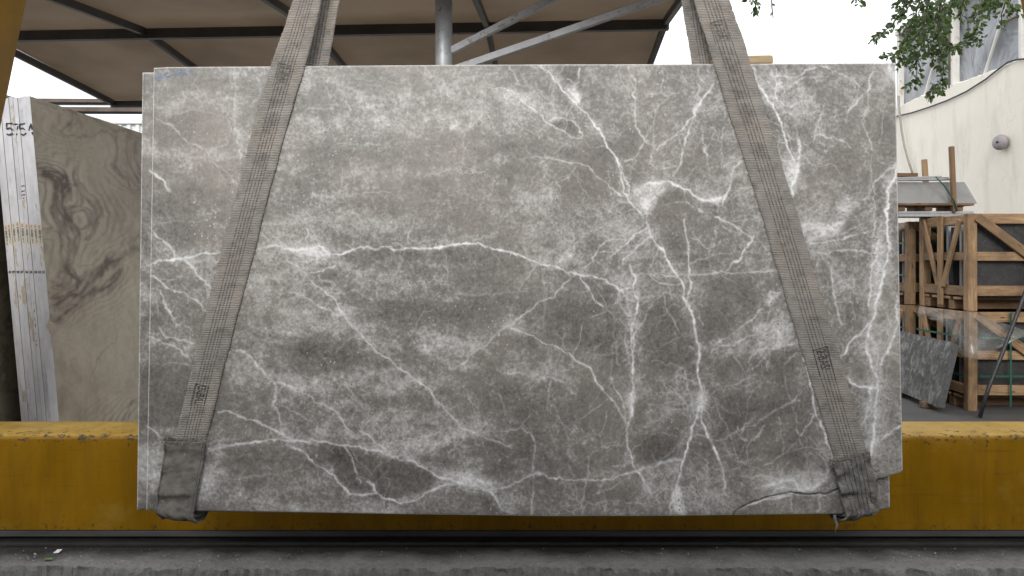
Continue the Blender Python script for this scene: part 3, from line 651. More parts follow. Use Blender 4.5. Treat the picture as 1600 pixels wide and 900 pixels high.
# patches of lighter (+) or darker (-) stone: (tile, outline, amount, softness)
PATCHES = [
 (8, [(190,680),(145,770),(155,835),(215,835),(210,740)], .55, 2), (8, [(310,120),(350,160),(352,220),(310,215)], .4, 4),
 (1, [(960,350),(1000,330),(1060,345),(1110,380),(1125,430),(1060,410)], -.55, 2.5), (1, [(960,20),(1090,10),(1110,60),(1085,105),(1020,75)], -.5, 4),
 (1, [(1010,90),(1100,120),(1110,200),(1095,240),(1040,170)], .5, 4), (1, [(980,240),(1060,230),(1060,290),(1000,280)], -.35, 7),
 (1, [(1410,740),(1440,710),(1500,700),(1600,690),(1650,720),(1600,780),(1550,850),(1500,890),(1440,830),(1400,790)], .52, 6),
 (2, [(380,785),(470,760),(430,830)], .5, 2), (2, [(380,640),(480,700),(540,620),(420,690)], .15, 8),
 (2, [(1140,810),(1240,800),(1300,770),(1260,840),(1150,900)], .3, 5), (2, [(1410,5),(1478,5),(1478,130),(1440,80)], .45, 4),
 (2, [(800,600),(880,560),(900,640),(860,780),(830,740)], .42, 8), (2, [(640,60),(730,40),(740,240),(690,190)], .2, 9), (2, [(700,180),(900,190),(1000,330),(880,420),(800,300)], .18, 14),
 (5, [(890,70),(970,30),(1060,40),(1150,10),(1130,80),(1080,130),(960,165),(930,160)], .24, 6), (5, [(715,455),(800,430),(770,490),(720,510)], .5, 2.5),
 (5, [(640,600),(820,500),(880,700),(760,780),(620,830),(380,820),(520,730)], .26, 6), (5, [(1340,130),(1400,60),(1410,200),(1370,420),(1310,610),(1315,300)], .3, 6),
 (5, [(1310,640),(1350,700),(1360,890),(1320,890),(1295,760)], .35, 8), (8, [(1180,40),(1340,90),(1340,300),(1320,500),(1360,500),(1370,60),(1330,60)], .3, 8),
 (8, [(0,590),(150,530),(210,520),(190,580),(0,650)], .2, 4), (8, [(560,600),(740,630),(1080,560),(1060,680),(900,700),(700,740)], .28, 9), (8, [(200,740),(480,720),(500,830),(160,835)], .16, 8),
 (8, [(1320,480),(1500,460),(1500,600),(1370,630)], .18, 12),
 (4, [(850,210),(1000,200),(1140,220),(1160,320),(1000,280)], .24, 9), (4, [(1280,350),(1420,300),(1440,400),(1340,410)], .2, 7), (4, [(200,110),(500,110),(560,165),(200,170)], .16, 8),
 (7, [(1365,130),(1430,130),(1400,310)], .5, 3), (4, [(1390,480),(1450,520),(1440,900),(1400,900)], .15, 8),
 (3, [(920,190),(1090,175),(1150,220),(1050,250),(960,220)], .35, 4), (3, [(90,60),(130,80),(230,180),(240,215),(150,200),(90,130)], .3, 6), (3, [(280,690),(370,730),(360,790),(290,790)], .3, 5),
 (3, [(1020,330),(1180,290),(1200,380),(1130,420),(1060,380)], -.22, 5), (3, [(560,760),(700,860),(640,900),(560,880)], .22, 10),
 (0, [(110,360),(250,270),(420,290),(560,430),(640,530),(450,555),(250,530),(110,520)], -.34, 9), (0, [(650,50),(720,60),(715,120),(650,110)], -.3, 8), (0, [(300,70),(400,60),(400,120),(310,120)], -.22, 9),
 (0, [(130,90),(560,100),(580,270),(130,260)], .08, 20), (0, [(970,620),(1140,640),(1100,740),(960,720)], -.2, 10), (0, [(1270,20),(1400,30),(1400,90),(1280,80)], -.14, 10), (0, [(780,780),(930,740),(960,880),(800,880)], .1, 14),
 (6, [(1160,440),(1300,450),(1500,500),(1640,560),(1770,620),(1760,690),(1640,730),(1520,750),(1440,730),(1330,700),(1250,680),(1180,600)], -.40, 3.5), (6, [(980,500),(1100,440),(1200,440),(1200,590),(1100,560)], -.18, 8),
 (7, [(500,700),(600,740),(660,830),(560,830)], -.4, 6), (7, [(230,760),(400,670),(500,700),(560,830),(240,830)], -.14, 10), (6, [(780,60),(830,200),(760,230),(560,160),(620,60)], -.2, 12), (6, [(1200,200),(1400,160),(1500,260),(1300,300)], -.15, 14),
 (6, [(560,480),(900,470),(960,560),(700,590),(560,600)], -.12, 14), (6, [(200,600),(400,520),(420,820),(250,830)], .1, 20), (7, [(240,560),(600,620),(560,680),(330,640)], .22, 9), (7, [(390,620),(520,650),(540,690),(420,650)], .2, 6),
 (8, [(-60,400),(20,360),(170,420),(215,490),(0,560),(-50,560)], -.30, 5), (8, [(380,150),(900,120),(960,560),(560,590),(470,420)], -.2, 14), (8, [(215,450),(370,400),(430,560),(220,580)], -.12, 8),
 (5, [(-20,500),(220,470),(270,700),(280,900),(-20,900)], -.2, 12), (5, [(300,400),(680,420),(660,500),(380,730),(310,700)], -.1, 14), (5, [(100,60),(230,40),(240,180),(150,200)], -.2, 10), (5, [(1110,500),(1300,480),(1290,640),(1150,700)], -.2, 12),
 (5, [(1130,660),(1240,700),(1140,780)], -.12, 8), (5, [(700,800),(880,760),(920,900),(680,900)], -.22, 8),
 (4, [(950,480),(1240,500),(1380,660),(1300,800),(1040,780),(900,700)], -.22, 12), (4, [(1170,360),(1320,430),(1290,530),(1220,490)], -.2, 6), (4, [(1180,60),(1320,140),(1240,240),(1130,130)], -.12, 10), (4, [(150,390),(600,300),(640,400),(420,440),(200,430)], -.16, 10),
 (4, [(380,620),(620,560),(660,640),(480,720),(380,700)], -.16, 12), (4, [(0,760),(180,780),(160,860),(20,830)], -.14, 8), (4, [(520,780),(900,760),(920,890),(560,890)], -.12, 14), (4, [(660,200),(840,260),(820,420),(560,300)], -.14, 10), (4, [(700,60),(1130,60),(1150,200),(1000,210),(800,180)], .08, 16),
 (1, [(1030,500),(1280,500),(1360,640),(1380,780),(1100,800),(960,700)], -.24, 10), (1, [(1340,400),(1470,430),(1450,540),(1350,530)], -.25, 8), (1, [(1380,590),(1490,590),(1480,680),(1400,680)], -.22, 7), (1, [(200,650),(330,650),(330,720),(200,720)], -.2, 8), (1, [(130,470),(330,540),(280,620),(140,600)], -.14, 12),
 (1, [(270,350),(520,370),(500,440),(290,420)], -.16, 10), (1, [(340,330),(400,330),(390,380),(345,375)], .3, 3.5), (1, [(420,340),(500,350),(480,400),(420,390)], .22, 4), (1, [(560,530),(720,510),(730,580),(580,600)], .26, 5), (1, [(500,440),(620,430),(640,480),(520,480)], .24, 4), (1, [(380,540),(440,540),(430,590),(385,580)], .2, 4),
 (1, [(1060,430),(1150,450),(1120,500),(1060,490)], .2, 5), (1, [(560,30),(680,20),(740,150),(600,130)], -.12, 10), (1, [(0,150),(60,170),(40,240),(0,230)], -.2, 8), (1, [(1200,60),(1320,60),(1310,120),(1210,110)], -.14, 9),
 (2, [(100,740),(220,740),(330,820),(300,900),(60,900)], -.24, 8), (2, [(1080,490),(1240,500),(1230,640),(1100,620)], -.2, 10), (2, [(1310,240),(1480,260),(1470,560),(1350,540)], -.2, 10), (2, [(240,400),(430,370),(440,560),(240,600)], -.14, 12), (2, [(690,260),(740,270),(790,360),(780,450),(740,430)], -.22, 5),
 (2, [(790,450),(860,420),(880,540),(820,560)], -.14, 5), (2, [(1150,20),(1300,60),(1290,140),(1180,80)], -.12, 10), (2, [(120,10),(280,20),(280,140),(120,150)], -.12, 12), (2, [(1340,120),(1470,150),(1480,240),(1330,230)], -.1, 10), (2, [(830,640),(1110,640),(1100,860),(880,860)], .05, 18), (2, [(980,440),(1100,440),(1180,520),(1050,560)], .06, 12),
 (7, [(20,120),(180,120),(130,190),(20,220)], -.18, 8), (7, [(660,330),(800,380),(820,470),(740,440)], -.14, 9), (7, [(1160,30),(1300,170),(1370,260),(1260,220),(1100,140)], -.22, 7), (7, [(1420,160),(1500,150),(1500,330),(1400,300)], -.22, 6), (7, [(1140,640),(1400,640),(1390,750),(1150,750)], -.14, 8), (7, [(1000,100),(1100,100),(1240,250),(1200,420),(900,420)], -.06, 20), (7, [(560,420),(700,440),(680,500),(540,500)], -.1, 10),
]

st = Stone(206, 92, 1424, 818, 1.0)
feathers = []
for (t, pts, w, i, h) in VEINS:
    Q = tp(t, pts)
    st.line(Q, w * 0.66, min(1.0, 1.15 * i ** (1.2 if np.mean([q[0] for q in Q]) > 860 else 1.6)), h * 1.25, rough=1.0)
    feathers.append((Q, w, i))
for (t, pts, amt, soft) in PATCHES:
    st.poly(tp(t, pts), amt, soft)
# hairline veins nobody would trace one by one
hair = np.zeros_like(st.vein)
st.hair = hair
# ragged side branches along the traced veins
for Q, w, i in feathers:
    if w < 1.5: continue
    P = np.array(Q)
    for (p, q) in zip(P[:-1], P[1:]):
        L = np.hypot(*(q - p))
        for k in range(rng.poisson(L / (11.0 if w < 2.4 else 6.5))):
            c = p + (q - p) * rng.random() + rng.normal(0, 0.8, 2)
            ang = math.atan2(*(q - p)[::-1]) + rng.choice([-1, 1]) * rng.uniform(0.25, 1.3)
            ln = rng.uniform(4, 9 + 4.5 * w)
            mid = c + np.array([math.cos(ang), math.sin(ang)]) * ln * 0.5 + rng.normal(0, 1.2, 2)
            ang += rng.normal(0, 0.4)
            st.line([tuple(c), tuple(mid), tuple(mid + np.array([math.cos(ang), math.sin(ang)]) * ln * 0.5)], rng.uniform(0.6, 1.1), i * rng.uniform(0.12, 0.5), 0, rough=0.8, target='hair')
for k in range(620):
    x = rng.uniform(215, 1415)
    y = rng.uniform(100, 805)
    if x < 860 and rng.random() < 0.45: continue
    a = rng.choice([1.45, 1.7, 0.75, -0.6, 0.2, 2.5]) + rng.normal(0, 0.35)
    L = rng.uniform(14, 75)
    pts = [(x, y)]
    for s in range(5):
        a += rng.normal(0, 0.22)
        pts.append((pts[-1][0] + math.cos(a) * L / 5, pts[-1][1] + math.sin(a) * L / 5))
    st.line(pts, rng.uniform(0.7, 1.2), rng.uniform(0.15, 0.6) * (1.1 if x > 820 else 0.7), 0, rough=1.1, target='hair')
H_ = st.h, st.w
yy_, xx_ = np.mgrid[0:st.h, 0:st.w]
pxg, pyg = xx_ + st.x0, yy_ + st.y0
left_w = np.clip((980 - pxg) / 260.0, 0, 1)
clouds = fnoise(H_, 60, 6, 0.62)
bands = fnoise(H_, 46, 5, 0.6, 3.2, 0.8)
fine = fnoise(H_, 9, 4, 0.75)
grain = fnoise(H_, 3.0, 3, 0.8)
mott = fnoise(H_, 22, 5, 0.7)
halo = blur(st.halo, 5) * 1.5 + blur(st.halo, 14) * 4.5
def swirl(a, amp, cell):
    return bilinear(a, xx_ + fnoise(H_, cell, 3) * amp, yy_ + fnoise(H_, cell, 3) * amp)
mott = swirl(mott, 9, 40)
fine = swirl(fine, 5, 24)
clouds = swirl(clouds, 16, 80)
wisps = 1 - np.abs(swirl(fnoise(H_, 38, 4, 0.6), 12, 50)) * 1.6
wisps2 = 1 - np.abs(swirl(fnoise(H_, 17, 4, 0.6), 7, 30)) * 1.5
tone = 0.395 + st.tone * 0.90 + 0.042 * clouds + left_w * 0.105 * bands + 0.036 * mott + 0.036 * fine + 0.034 * grain * (0.7 + 0.5 * left_w) + np.clip(halo, -0.45, 1.0) * 0.50
tone += 0.095 * np.clip(wisps, 0, 1) ** 3 + 0.085 * np.clip(wisps2, 0, 1) ** 4 * (1.2 - 0.7 * left_w)
tone += 0.012 * np.clip((pxg - 1150) / 200.0, 0, 1) + 0.015 * left_w
tone = np.where(tone < 0.26, 0.26 - (0.26 - tone) * 0.45, tone)
# crusty texture where veins are broad
crust = 0.80 + 0.24 * np.clip(0.5 + 0.5 * fnoise(H_, 4.0, 3, 0.8), 0, 1.5)
# ragged edges: look the veins up through a fine jitter
jx = fnoise(H_, 7, 3, 0.8) * 0.7
jy = fnoise(H_, 7, 3, 0.8) * 0.7
vraw = bilinear(st.vein, xx_ + jx, yy_ + jy)
vein = np.clip(vraw * crust * 1.12 + 0.30 * np.clip(blur(st.vein, 2.6) - 0.03, 0, 1) * np.clip(0.3 + 0.8 * grain, 0, 2), 0, 1)
vein = np.maximum(vein, np.clip(st.hair, 0, 1) * 0.75)
# the open crack near the lower right corner
st.crack = np.zeros_like(st.vein)
st.line(tp(8, [(500,850),(520,818),(560,795),(600,775),(680,750),(760,735),(860,715),(960,720),(1050,718),(1110,700),(1180,690)]), 1.8, 1.0, 0, 0.8, False, 'crack')
st.hl = np.zeros_like(st.vein)
st.line(tp(8, [(150,830),(300,820),(420,805),(520,800)]), 1.0, .45, 0, 0.8, True, 'hl')
for t, p in ((0, [(580,155),(600,162),(618,162)]), (1, [(290,98),(310,100)]), (1, [(560,132),(640,138)]), (0, [(970,120),(1050,110)]), (5, [(1420,208),(1450,215),(1465,228)]), (5, [(1090,202),(1110,200)]), (4, [(390,605),(420,618),(430,650)]), (1, [(120,112),(150,122)])):
    st.line(tp(t, p), 0.9, .8, 0, 0.5, True, 'hl')
st.lip = np.zeros_like(st.vein)
st.line([(x, y + 2.2) for x, y in tp(8, [(560,795),(600,775),(680,750),(760,735),(860,715)])], 2.0, .9, 0, 0.8, True, 'lip')
dark_line = np.clip(st.crack + st.hl * 0.6, 0, 1)
vein = np.maximum(vein, st.lip * 0.9) * (1 - np.clip(st.crack * 1.4, 0, 1))

# ------------------------------------------------------------------ grey marble material
gm = Mat('grey marble', 0.42)
g_tone, g_vein, g_dark = gm.attr('tone'), gm.attr('vein'), gm.attr('dark_line')
gv = gm.coord('Object')
n1 = gm.noise(gv, 82, 3, 0.75)
n2 = gm.noise(gv, 34, 5, 0.7)
tt = gm.math('ADD', g_tone, gm.math('MULTIPLY', gm.math('SUBTRACT', n1, 0.5), 0.80))
tt = gm.math('ADD', tt, gm.math('MULTIPLY', gm.math('SUBTRACT', n2, 0.5), 0.34))
gc = gm.ramp(tt, [(0.02, (0.062, 0.056, 0.049)), (0.42, (0.196, 0.183, 0.167)), (0.70, (0.398, 0.386, 0.370)), (1.0, (0.70, 0.695, 0.687))])
warm = gm.noise(gv, 2.2, 3, 0.5)
gc = gm.mix(gm.ramp(warm, [(0.5, 0.0), (0.75, 0.32)]), gc, (0.34, 0.295, 0.25), 'MIX')
# open pores
vo = gm.node('ShaderNodeTexVoronoi')
vo.inputs['Scale'].default_value = 52
gm.link(gv, vo.inputs['Vector'])
pore = gm.ramp(vo.outputs['Distance'], [(0.12, 1.0), (0.24, 0.0)])
pm = gm.ramp(gm.noise(gv, 3.5, 4, 0.6), [(0.44, 0.0), (0.62, 0.85)])
gc = gm.mix(gm.math('MULTIPLY', pore, pm), gc, (0.10, 0.092, 0.085))
# pale fossil flecks
v2 = gm.node('ShaderNodeTexVoronoi')
v2.inputs['Scale'].default_value = 48
gm.link(gm.coord('Object', (1, 1, 0.8), (3.1, 1.7, 0.4)), v2.inputs['Vector'])
fl = gm.ramp(v2.outputs['Distance'], [(0.09, 1.0), (0.2, 0.0)])
fm_ = gm.ramp(gm.noise(gv, 5.0, 4, 0.6), [(0.5, 0.0), (0.68, 0.6)])
gc = gm.mix(gm.math('MULTIPLY', fl, fm_), gc, (0.62, 0.615, 0.61))
vf = gm.math('MULTIPLY', g_vein, gm.math('ADD', 0.72, gm.math('MULTIPLY', n1, 0.5)), True)
gc = gm.mix(vf, gc, (0.80, 0.80, 0.795))
gc = gm.mix(g_dark, gc, (0.05, 0.042, 0.035))
gm.color(gc)
gm.roughness(gm.ramp(n2, [(0.3, 0.36), (0.7, 0.52)]))
gm.bump(n1, 0.12, 0.002)
M_MARBLE = gm.m
M_SAWN = mottled('sawn stone edge', (0.30, 0.29, 0.275), (0.44, 0.43, 0.415), 30, 0.75, 0, 0.3, 0.002)

SLAB_Y, SLAB_T = 2.85, 0.0334
def S(x, y, d=0.0):
    """point on the hanging slab's face (d further back) on the sight line of picture point (x, y)"""
    rx, rz = (x - 800.0) / F, (HY - y) / F
    lam = (SLAB_Y + d) / (1 - SLAB_T * rz)
    return Vector((rx * lam, lam, CZ + rz * lam))

def slab_mesh(name, top, bottom, left, right, d, thick, NX, NY, crack=True):
    """slab with its pattern held in vertex attributes; outlines in picture points"""
    s = np.linspace(0, 1, NX)[None, :]
    t = np.linspace(0, 1, NY)[:, None]
    tx, ty = zip(*top)
    bx, by = zip(*bottom)
    xt = left[0] + (right[0] - left[0]) * s
    xb = left[1] + (right[1] - left[1]) * s
    PX = xt * (1 - t) + xb * t
    for _ in range(2):
        yt = np.interp(PX, tx, ty)
        yb = np.interp(PX, bx, by)
        PY = yt * (1 - t) + yb * t
        fr = (PY - 100.0) / 705.0
        PX = xt * (1 - fr) + xb * fr
    ex = np.minimum(s, 1 - s) * 1180
    ey = np.minimum(t, 1 - t) * 700
    rnd = np.clip(3.0 - np.minimum(ex, ey), 0, 3.0) / 3.0
    rx, rz = (PX - 800.0) / F, (HY - PY) / F
    lam = (SLAB_Y + d) / (1 - SLAB_T * rz)
    cr = bilinear(st.crack, PX - st.x0, PY - st.y0) if crack else 0 * PX
    X, Y, Z = rx * lam, lam + cr * 0.006 + rnd ** 2 * 0.0025, CZ + rz * lam
    co = np.stack([X, Y, Z], -1).reshape(-1, 3)
    idx = np.arange(NX * NY).reshape(NY, NX)
    quads = np.stack([idx[:-1, :-1], idx[1:, :-1], idx[1:, 1:], idx[:-1, 1:]], -1).reshape(-1, 4)
    ring = np.concatenate([idx[0, :], idx[1:, -1], idx[-1, -2::-1], idx[-2:0:-1, 0]])
    nb = len(ring)
    bco = co[ring].copy()
    bco[:, 1] += thick
    b0 = len(co)
    r2 = np.roll(ring, -1)
    bi = b0 + np.arange(nb)
    bi2 = np.roll(bi, -1)
    sides = np.stack([ring, r2, bi2, bi], -1)
    allco = np.concatenate([co, bco])
    me = bpy.data.meshes.new(name)
    me.vertices.add(len(allco))
    me.vertices.foreach_set('co', allco.astype(np.float32).ravel())
    allq = np.concatenate([quads, sides])
    nl = allq.size + nb
    me.loops.add(nl)
    me.loops.foreach_set('vertex_index', np.concatenate([allq.ravel(), bi[::-1]]).astype(np.int32))
    me.polygons.add(len(allq) + 1)
    starts = np.concatenate([np.arange(len(allq)) * 4, [allq.size]])
    me.polygons.foreach_set('loop_start', starts.astype(np.int32))
    me.update(calc_edges=True)
    me.validate()
    gx, gy = PX.ravel() - st.x0, PY.ravel() - st.y0
    # painted highlight: edges paler, as if their chamfer catches the light
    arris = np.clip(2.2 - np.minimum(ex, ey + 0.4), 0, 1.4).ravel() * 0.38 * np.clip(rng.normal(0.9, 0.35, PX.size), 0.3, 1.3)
    for nm, src in (('tone', tone), ('vein', vein), ('dark_line', dark_line if crack else dark_line * 0)):
        v = bilinear(src, gx, gy)
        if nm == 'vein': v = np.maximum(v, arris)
        full = np.concatenate([v, np.clip(v[ring] * 0.8 + 0.15, 0, 1) if nm == 'tone' else v[ring] * 0.6])
        a = me.attributes.new(nm, 'FLOAT', 'POINT')
        a.data.foreach_set('value', full.astype(np.float32))
    me.materials.append(M_MARBLE)
    sm = np.zeros(len(me.polygons), bool)
    sm[:len(quads)] = True
    me.polygons.foreach_set('use_smooth', sm)
    return me
# ------------------------------------------------------------------ ground, rail plinth, yard floor
GZ = 0.30             # level of the yard behind the crane rail
def ground_mat(name, c0, c1, c2, scale, stretch=(1, 1, 1), bump=0.5):
    m = Mat(name, 0.9)
    v = m.coord('Object', stretch)
    a = m.noise(v, scale, 8, 0.65)
    b = m.noise(v, scale * 9, 6, 0.7)
    g = m.noise(v, scale * 55, 3, 0.8)
    col = m.ramp(a, [(0.3, c0), (0.7, c1)])
    col = m.mix(m.ramp(b, [(0.5, 0.0), (0.75, 0.7)]), col, c2)
    col = m.mix(0.55, col, m.ramp(g, [(0.3, 0.25), (0.7, 0.95)]), 'MULTIPLY')
    m.color(col)
    m.bump(m.math('ADD', m.math('MULTIPLY', b, 0.6), m.math('MULTIPLY', g, 0.4)), bump, 0.012)
    return m.m
def under_beam_shade(m_):
    # painted shade: concrete darkened along the rail, beneath the beam
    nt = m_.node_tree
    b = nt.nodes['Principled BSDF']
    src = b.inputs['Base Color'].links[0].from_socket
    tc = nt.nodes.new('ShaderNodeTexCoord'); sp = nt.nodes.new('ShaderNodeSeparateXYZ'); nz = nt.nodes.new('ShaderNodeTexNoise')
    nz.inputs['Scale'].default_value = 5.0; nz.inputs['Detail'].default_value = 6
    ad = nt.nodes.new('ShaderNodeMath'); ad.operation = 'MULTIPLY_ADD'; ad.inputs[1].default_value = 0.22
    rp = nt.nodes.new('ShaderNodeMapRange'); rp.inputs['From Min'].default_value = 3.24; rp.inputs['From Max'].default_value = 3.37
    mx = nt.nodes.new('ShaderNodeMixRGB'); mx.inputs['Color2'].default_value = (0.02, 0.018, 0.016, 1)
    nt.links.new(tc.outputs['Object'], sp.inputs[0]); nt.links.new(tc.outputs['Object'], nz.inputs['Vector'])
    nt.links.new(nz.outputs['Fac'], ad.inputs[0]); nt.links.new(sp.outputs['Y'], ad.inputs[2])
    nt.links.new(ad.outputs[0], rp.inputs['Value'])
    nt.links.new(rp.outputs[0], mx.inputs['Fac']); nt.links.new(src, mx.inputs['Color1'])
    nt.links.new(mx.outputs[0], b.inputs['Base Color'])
M_FRONT = ground_mat('dusty asphalt', (0.035, 0.034, 0.033), (0.06, 0.058, 0.055), (0.075, 0.072, 0.07), 1.2)
M_YARD = ground_mat('wet grey yard floor', (0.075, 0.074, 0.073), (0.12, 0.117, 0.113), (0.05, 0.05, 0.05), 1.6, (0.5, 2.5, 1))
M_CONC = ground_mat('rough concrete', (0.22, 0.217, 0.21), (0.31, 0.306, 0.295), (0.12, 0.118, 0.114), 4.0, (1, 1, 1), 0.9)
under_beam_shade(M_CONC)

me = mesh_from('ground', [(-400, -400, 0), (400, -400, 0), (400, 800, 0), (-400, 800, 0)], [(0, 1, 2, 3)])
tag(obj('ground', me, M_FRONT), kind='structure')
box_at('yard_floor', -60, 60, 3.92, 70, 0.004, GZ, M_YARD, bevel=0.0)['kind'] = 'structure'

def plinth():
    # concrete bed of the crane rail: rough top, crumbled front edge
    NX, NT = 1200, 88
    x = np.linspace(-4.4, 4.4, NX)
    def rn(cell): return np.interp(np.arange(NX), np.arange(0, NX + cell, cell), rng.normal(0, 1, len(range(0, NX + cell, cell))))
    n1, n2, n3, n4 = rn(7), rng.normal(0, 1, NX), rn(60), rn(3)
    edge = 3.075 + 0.0050 * n1 + 0.0008 * n2 + 0.009 * n3 + 0.0022 * n4
    drop = np.abs(0.005 * n1 + 0.004 * n4) + 0.001
    rel = fnoise((NT, NX), 3.2, 3, 0.8) * 0.0013 + fnoise((NT, NX), 16, 3) * 0.0012
    rel = np.minimum(rel, 0.0022)
    fr = fnoise((10, NX), 5, 4, 0.8, 1.0, 1.0) * 0.0035
    verts, faces = [], []
    prof = NT + 9
    for i in range(NX):
        for j in range(NT):
            t = j / (NT - 1)
            y = 3.46 + (edge[i] - 3.46) * t if j else 3.90
            near = max(0.0, 1 - (y - edge[i]) / 0.03)
            verts.append((x[i], y, GZ + (rel[j, i] if y < 3.28 else -0.001) - drop[i] * near ** 2))
        for k in range(9):
            t = (k + 1) / 9
            verts.append((x[i], edge[i] - 0.012 * min(1, t * 2.5) + fr[k, i], GZ - drop[i] - (GZ - drop[i]) * t ** 1.3))
    for i in range(NX - 1):
        for j in range(prof - 1):
            a = i * prof + j
            faces.append((a, a + 1, a + prof + 1, a + prof))
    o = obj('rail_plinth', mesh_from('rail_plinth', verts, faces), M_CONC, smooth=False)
    tag(o, kind='structure')
plinth()

# stone chips and grit lying on the concrete
gvv, gff = [], []
for k in range(420):
    gx, gy = random.uniform(-2.7, 2.7), 3.085 + abs(random.gauss(0, 0.11))
    if gy > 3.28: continue
    r = random.choice([0.0015, 0.002, 0.003, 0.0045]) * random.uniform(0.7, 1.4)
    b_ = len(gvv)
    for (dx, dy, dz) in ((1, 0, 0), (0, 1, 0), (-1, 0, 0), (0, -1, 0), (0, 0, 0.9)):
        gvv.append((gx + dx * r * random.uniform(.6, 1.4), gy + dy * r * random.uniform(.6, 1.4), GZ + 0.001 + dz * r * random.uniform(.6, 1.2)))
    gff += [(b_, b_ + 1, b_ + 4), (b_ + 1, b_ + 2, b_ + 4), (b_ + 2, b_ + 3, b_ + 4), (b_ + 3, b_, b_ + 4)]
M_CHIP = mottled('stone chips', (0.22, 0.21, 0.19), (0.42, 0.41, 0.39), 70, 0.9, 0, 0)
tag(obj('stone_grit', mesh_from('stone_grit', gvv, gff), M_CHIP), 'grit and stone chips scattered along the concrete ledge', 'grit', kind='stuff')

# crane rail on the plinth
M_RAIL = mottled('worn rail steel', (0.035, 0.034, 0.033), (0.12, 0.118, 0.115), 1.0, 0.6, 0.2, 0.2, 0.002, (1, 6, 6), spots=(0.10, 0.075, 0.05), spot_scale=9)
M_RAIL_DARK = mottled('greasy rail foot', (0.012, 0.011, 0.010), (0.03, 0.028, 0.025), 12, 0.95, 0, 0.3)  # web and foot coloured near black to deepen the shade under the beam
rl = empty('crane_rail', (0, 3.35, GZ), 'worn steel crane rail on the concrete bed under the yellow beam', 'rail')
box_at('rail_head', -4.4, 4.4, 3.305, 3.375, GZ + 0.036, GZ + 0.068, M_RAIL, rl, 0.006)
box_at('rail_web', -4.4, 4.4, 3.332, 3.348, GZ + 0.011, GZ + 0.0375, M_RAIL_DARK, rl, 0.0)
box_at('rail_foot', -4.4, 4.4, 3.285, 3.395, GZ + 0.0025, GZ + 0.012, M_RAIL_DARK, rl, 0.0)

# ------------------------------------------------------------------ yellow gantry crane
ym = Mat('worn yellow paint', 0.42, spec=0.22)
yv = ym.coord('Object')
a = ym.noise(yv, 3, 6, 0.6)
col = ym.ramp(a, [(0.3, (0.19, 0.094, 0.0005)), (0.7, (0.25, 0.127, 0.001))])
grime = ym.noise(ym.coord('Object', (3.0, 1, 0.5)), 3.0, 7, 0.65)
col = ym.mix(ym.ramp(grime, [(0.45, 0.0), (0.75, 0.6)]), col, (0.10, 0.05, 0.002))
# dust that settles on faces that look up
geo = ym.node('ShaderNodeNewGeometry')
sx = ym.node('ShaderNodeSeparateXYZ')
ym.link(geo.outputs['Normal'], sx.inputs[0])
dust = ym.math('MULTIPLY', ym.ramp(sx.outputs['Z'], [(0.55, 0.0), (0.95, 0.75)]), ym.ramp(ym.noise(yv, 7, 6, 0.6), [(0.25, 0.35), (0.7, 1.0)]))
col = ym.mix(dust, col, (0.52, 0.345, 0.085))
# chipped paint along the top edge and scattered chips
tcg = ym.node('ShaderNodeAttribute'); tcg.attribute_name = 'edge_wear'
ch = ym.noise(ym.coord('Object', (1, 1, 1.6)), 34, 5, 0.75)
chip = ym.math('GREATER_THAN', ym.math('ADD', ch, ym.math('MULTIPLY', tcg.outputs['Fac'], 0.15)), 0.685)
# splashed dirt rising from the rail
low = ym.node('ShaderNodeAttribute'); low.attribute_name = 'low_dirt'
sp_ = ym.math('GREATER_THAN', ym.math('ADD', ym.noise(ym.coord('Object', (1.3, 1, 0.8)), 30, 6, 0.75), ym.math('MULTIPLY', low.outputs['Fac'], 0.13)), 0.70)
col = ym.mix(ym.math('MULTIPLY', sp_, 0.6), col, (0.05, 0.032, 0.012))
col = ym.mix(chip, col, (0.045, 0.035, 0.028))
scr = ym.node('ShaderNodeTexVoronoi', feature='DISTANCE_TO_EDGE')
scr.inputs['Scale'].default_value = 2.1
scv = ym.coord('Object', (1.0, 1, 1.5))
dis = ym.node('ShaderNodeVectorMath', operation='ADD')
nz = ym.node('ShaderNodeTexNoise'); nz.inputs['Scale'].default_value = 2.0
ym.link(scv, nz.inputs['Vector']); ym.link(scv, dis.inputs[0]); ym.link(nz.outputs['Color'], dis.inputs[1])
ym.link(dis.outputs[0], scr.inputs['Vector'])
sline = ym.math('MULTIPLY', ym.ramp(scr.outputs['Distance'], [(0.0015, 1.0), (0.004, 0.0)]), ym.ramp(ym.noise(yv, 4.0, 3), [(0.55, 0.0), (0.62, 0.8)]))
col = ym.mix(sline, col, (0.10, 0.065, 0.02))
scf = ym.noise(yv, 2.4, 7, 0.7)
col = ym.mix(ym.ramp(scf, [(0.56, 0.0), (0.72, 0.35)]), col, (0.36, 0.235, 0.06))
hs = ym.noise(ym.coord('Object', (1.0, 1, 34)), 2.6, 6, 0.75)
col = ym.mix(ym.ramp(hs, [(0.61, 0.0), (0.65, 0.45)]), col, (0.085, 0.05, 0.008))
vs_r = ym.noise(ym.coord('Object', (26, 1, 0.9)), 1.6, 5, 0.7)
col = ym.mix(ym.ramp(vs_r, [(0.58, 0.0), (0.70, 0.45)]), col, (0.10, 0.046, 0.004))
ym.color(col)
ym.roughness(ym.ramp(a, [(0.3, 0.34), (0.7, 0.55)]))
ym.bump(ym.noise(yv, 5, 5, 0.5), 0.08, 0.01)
M_YELLOW = ym.m

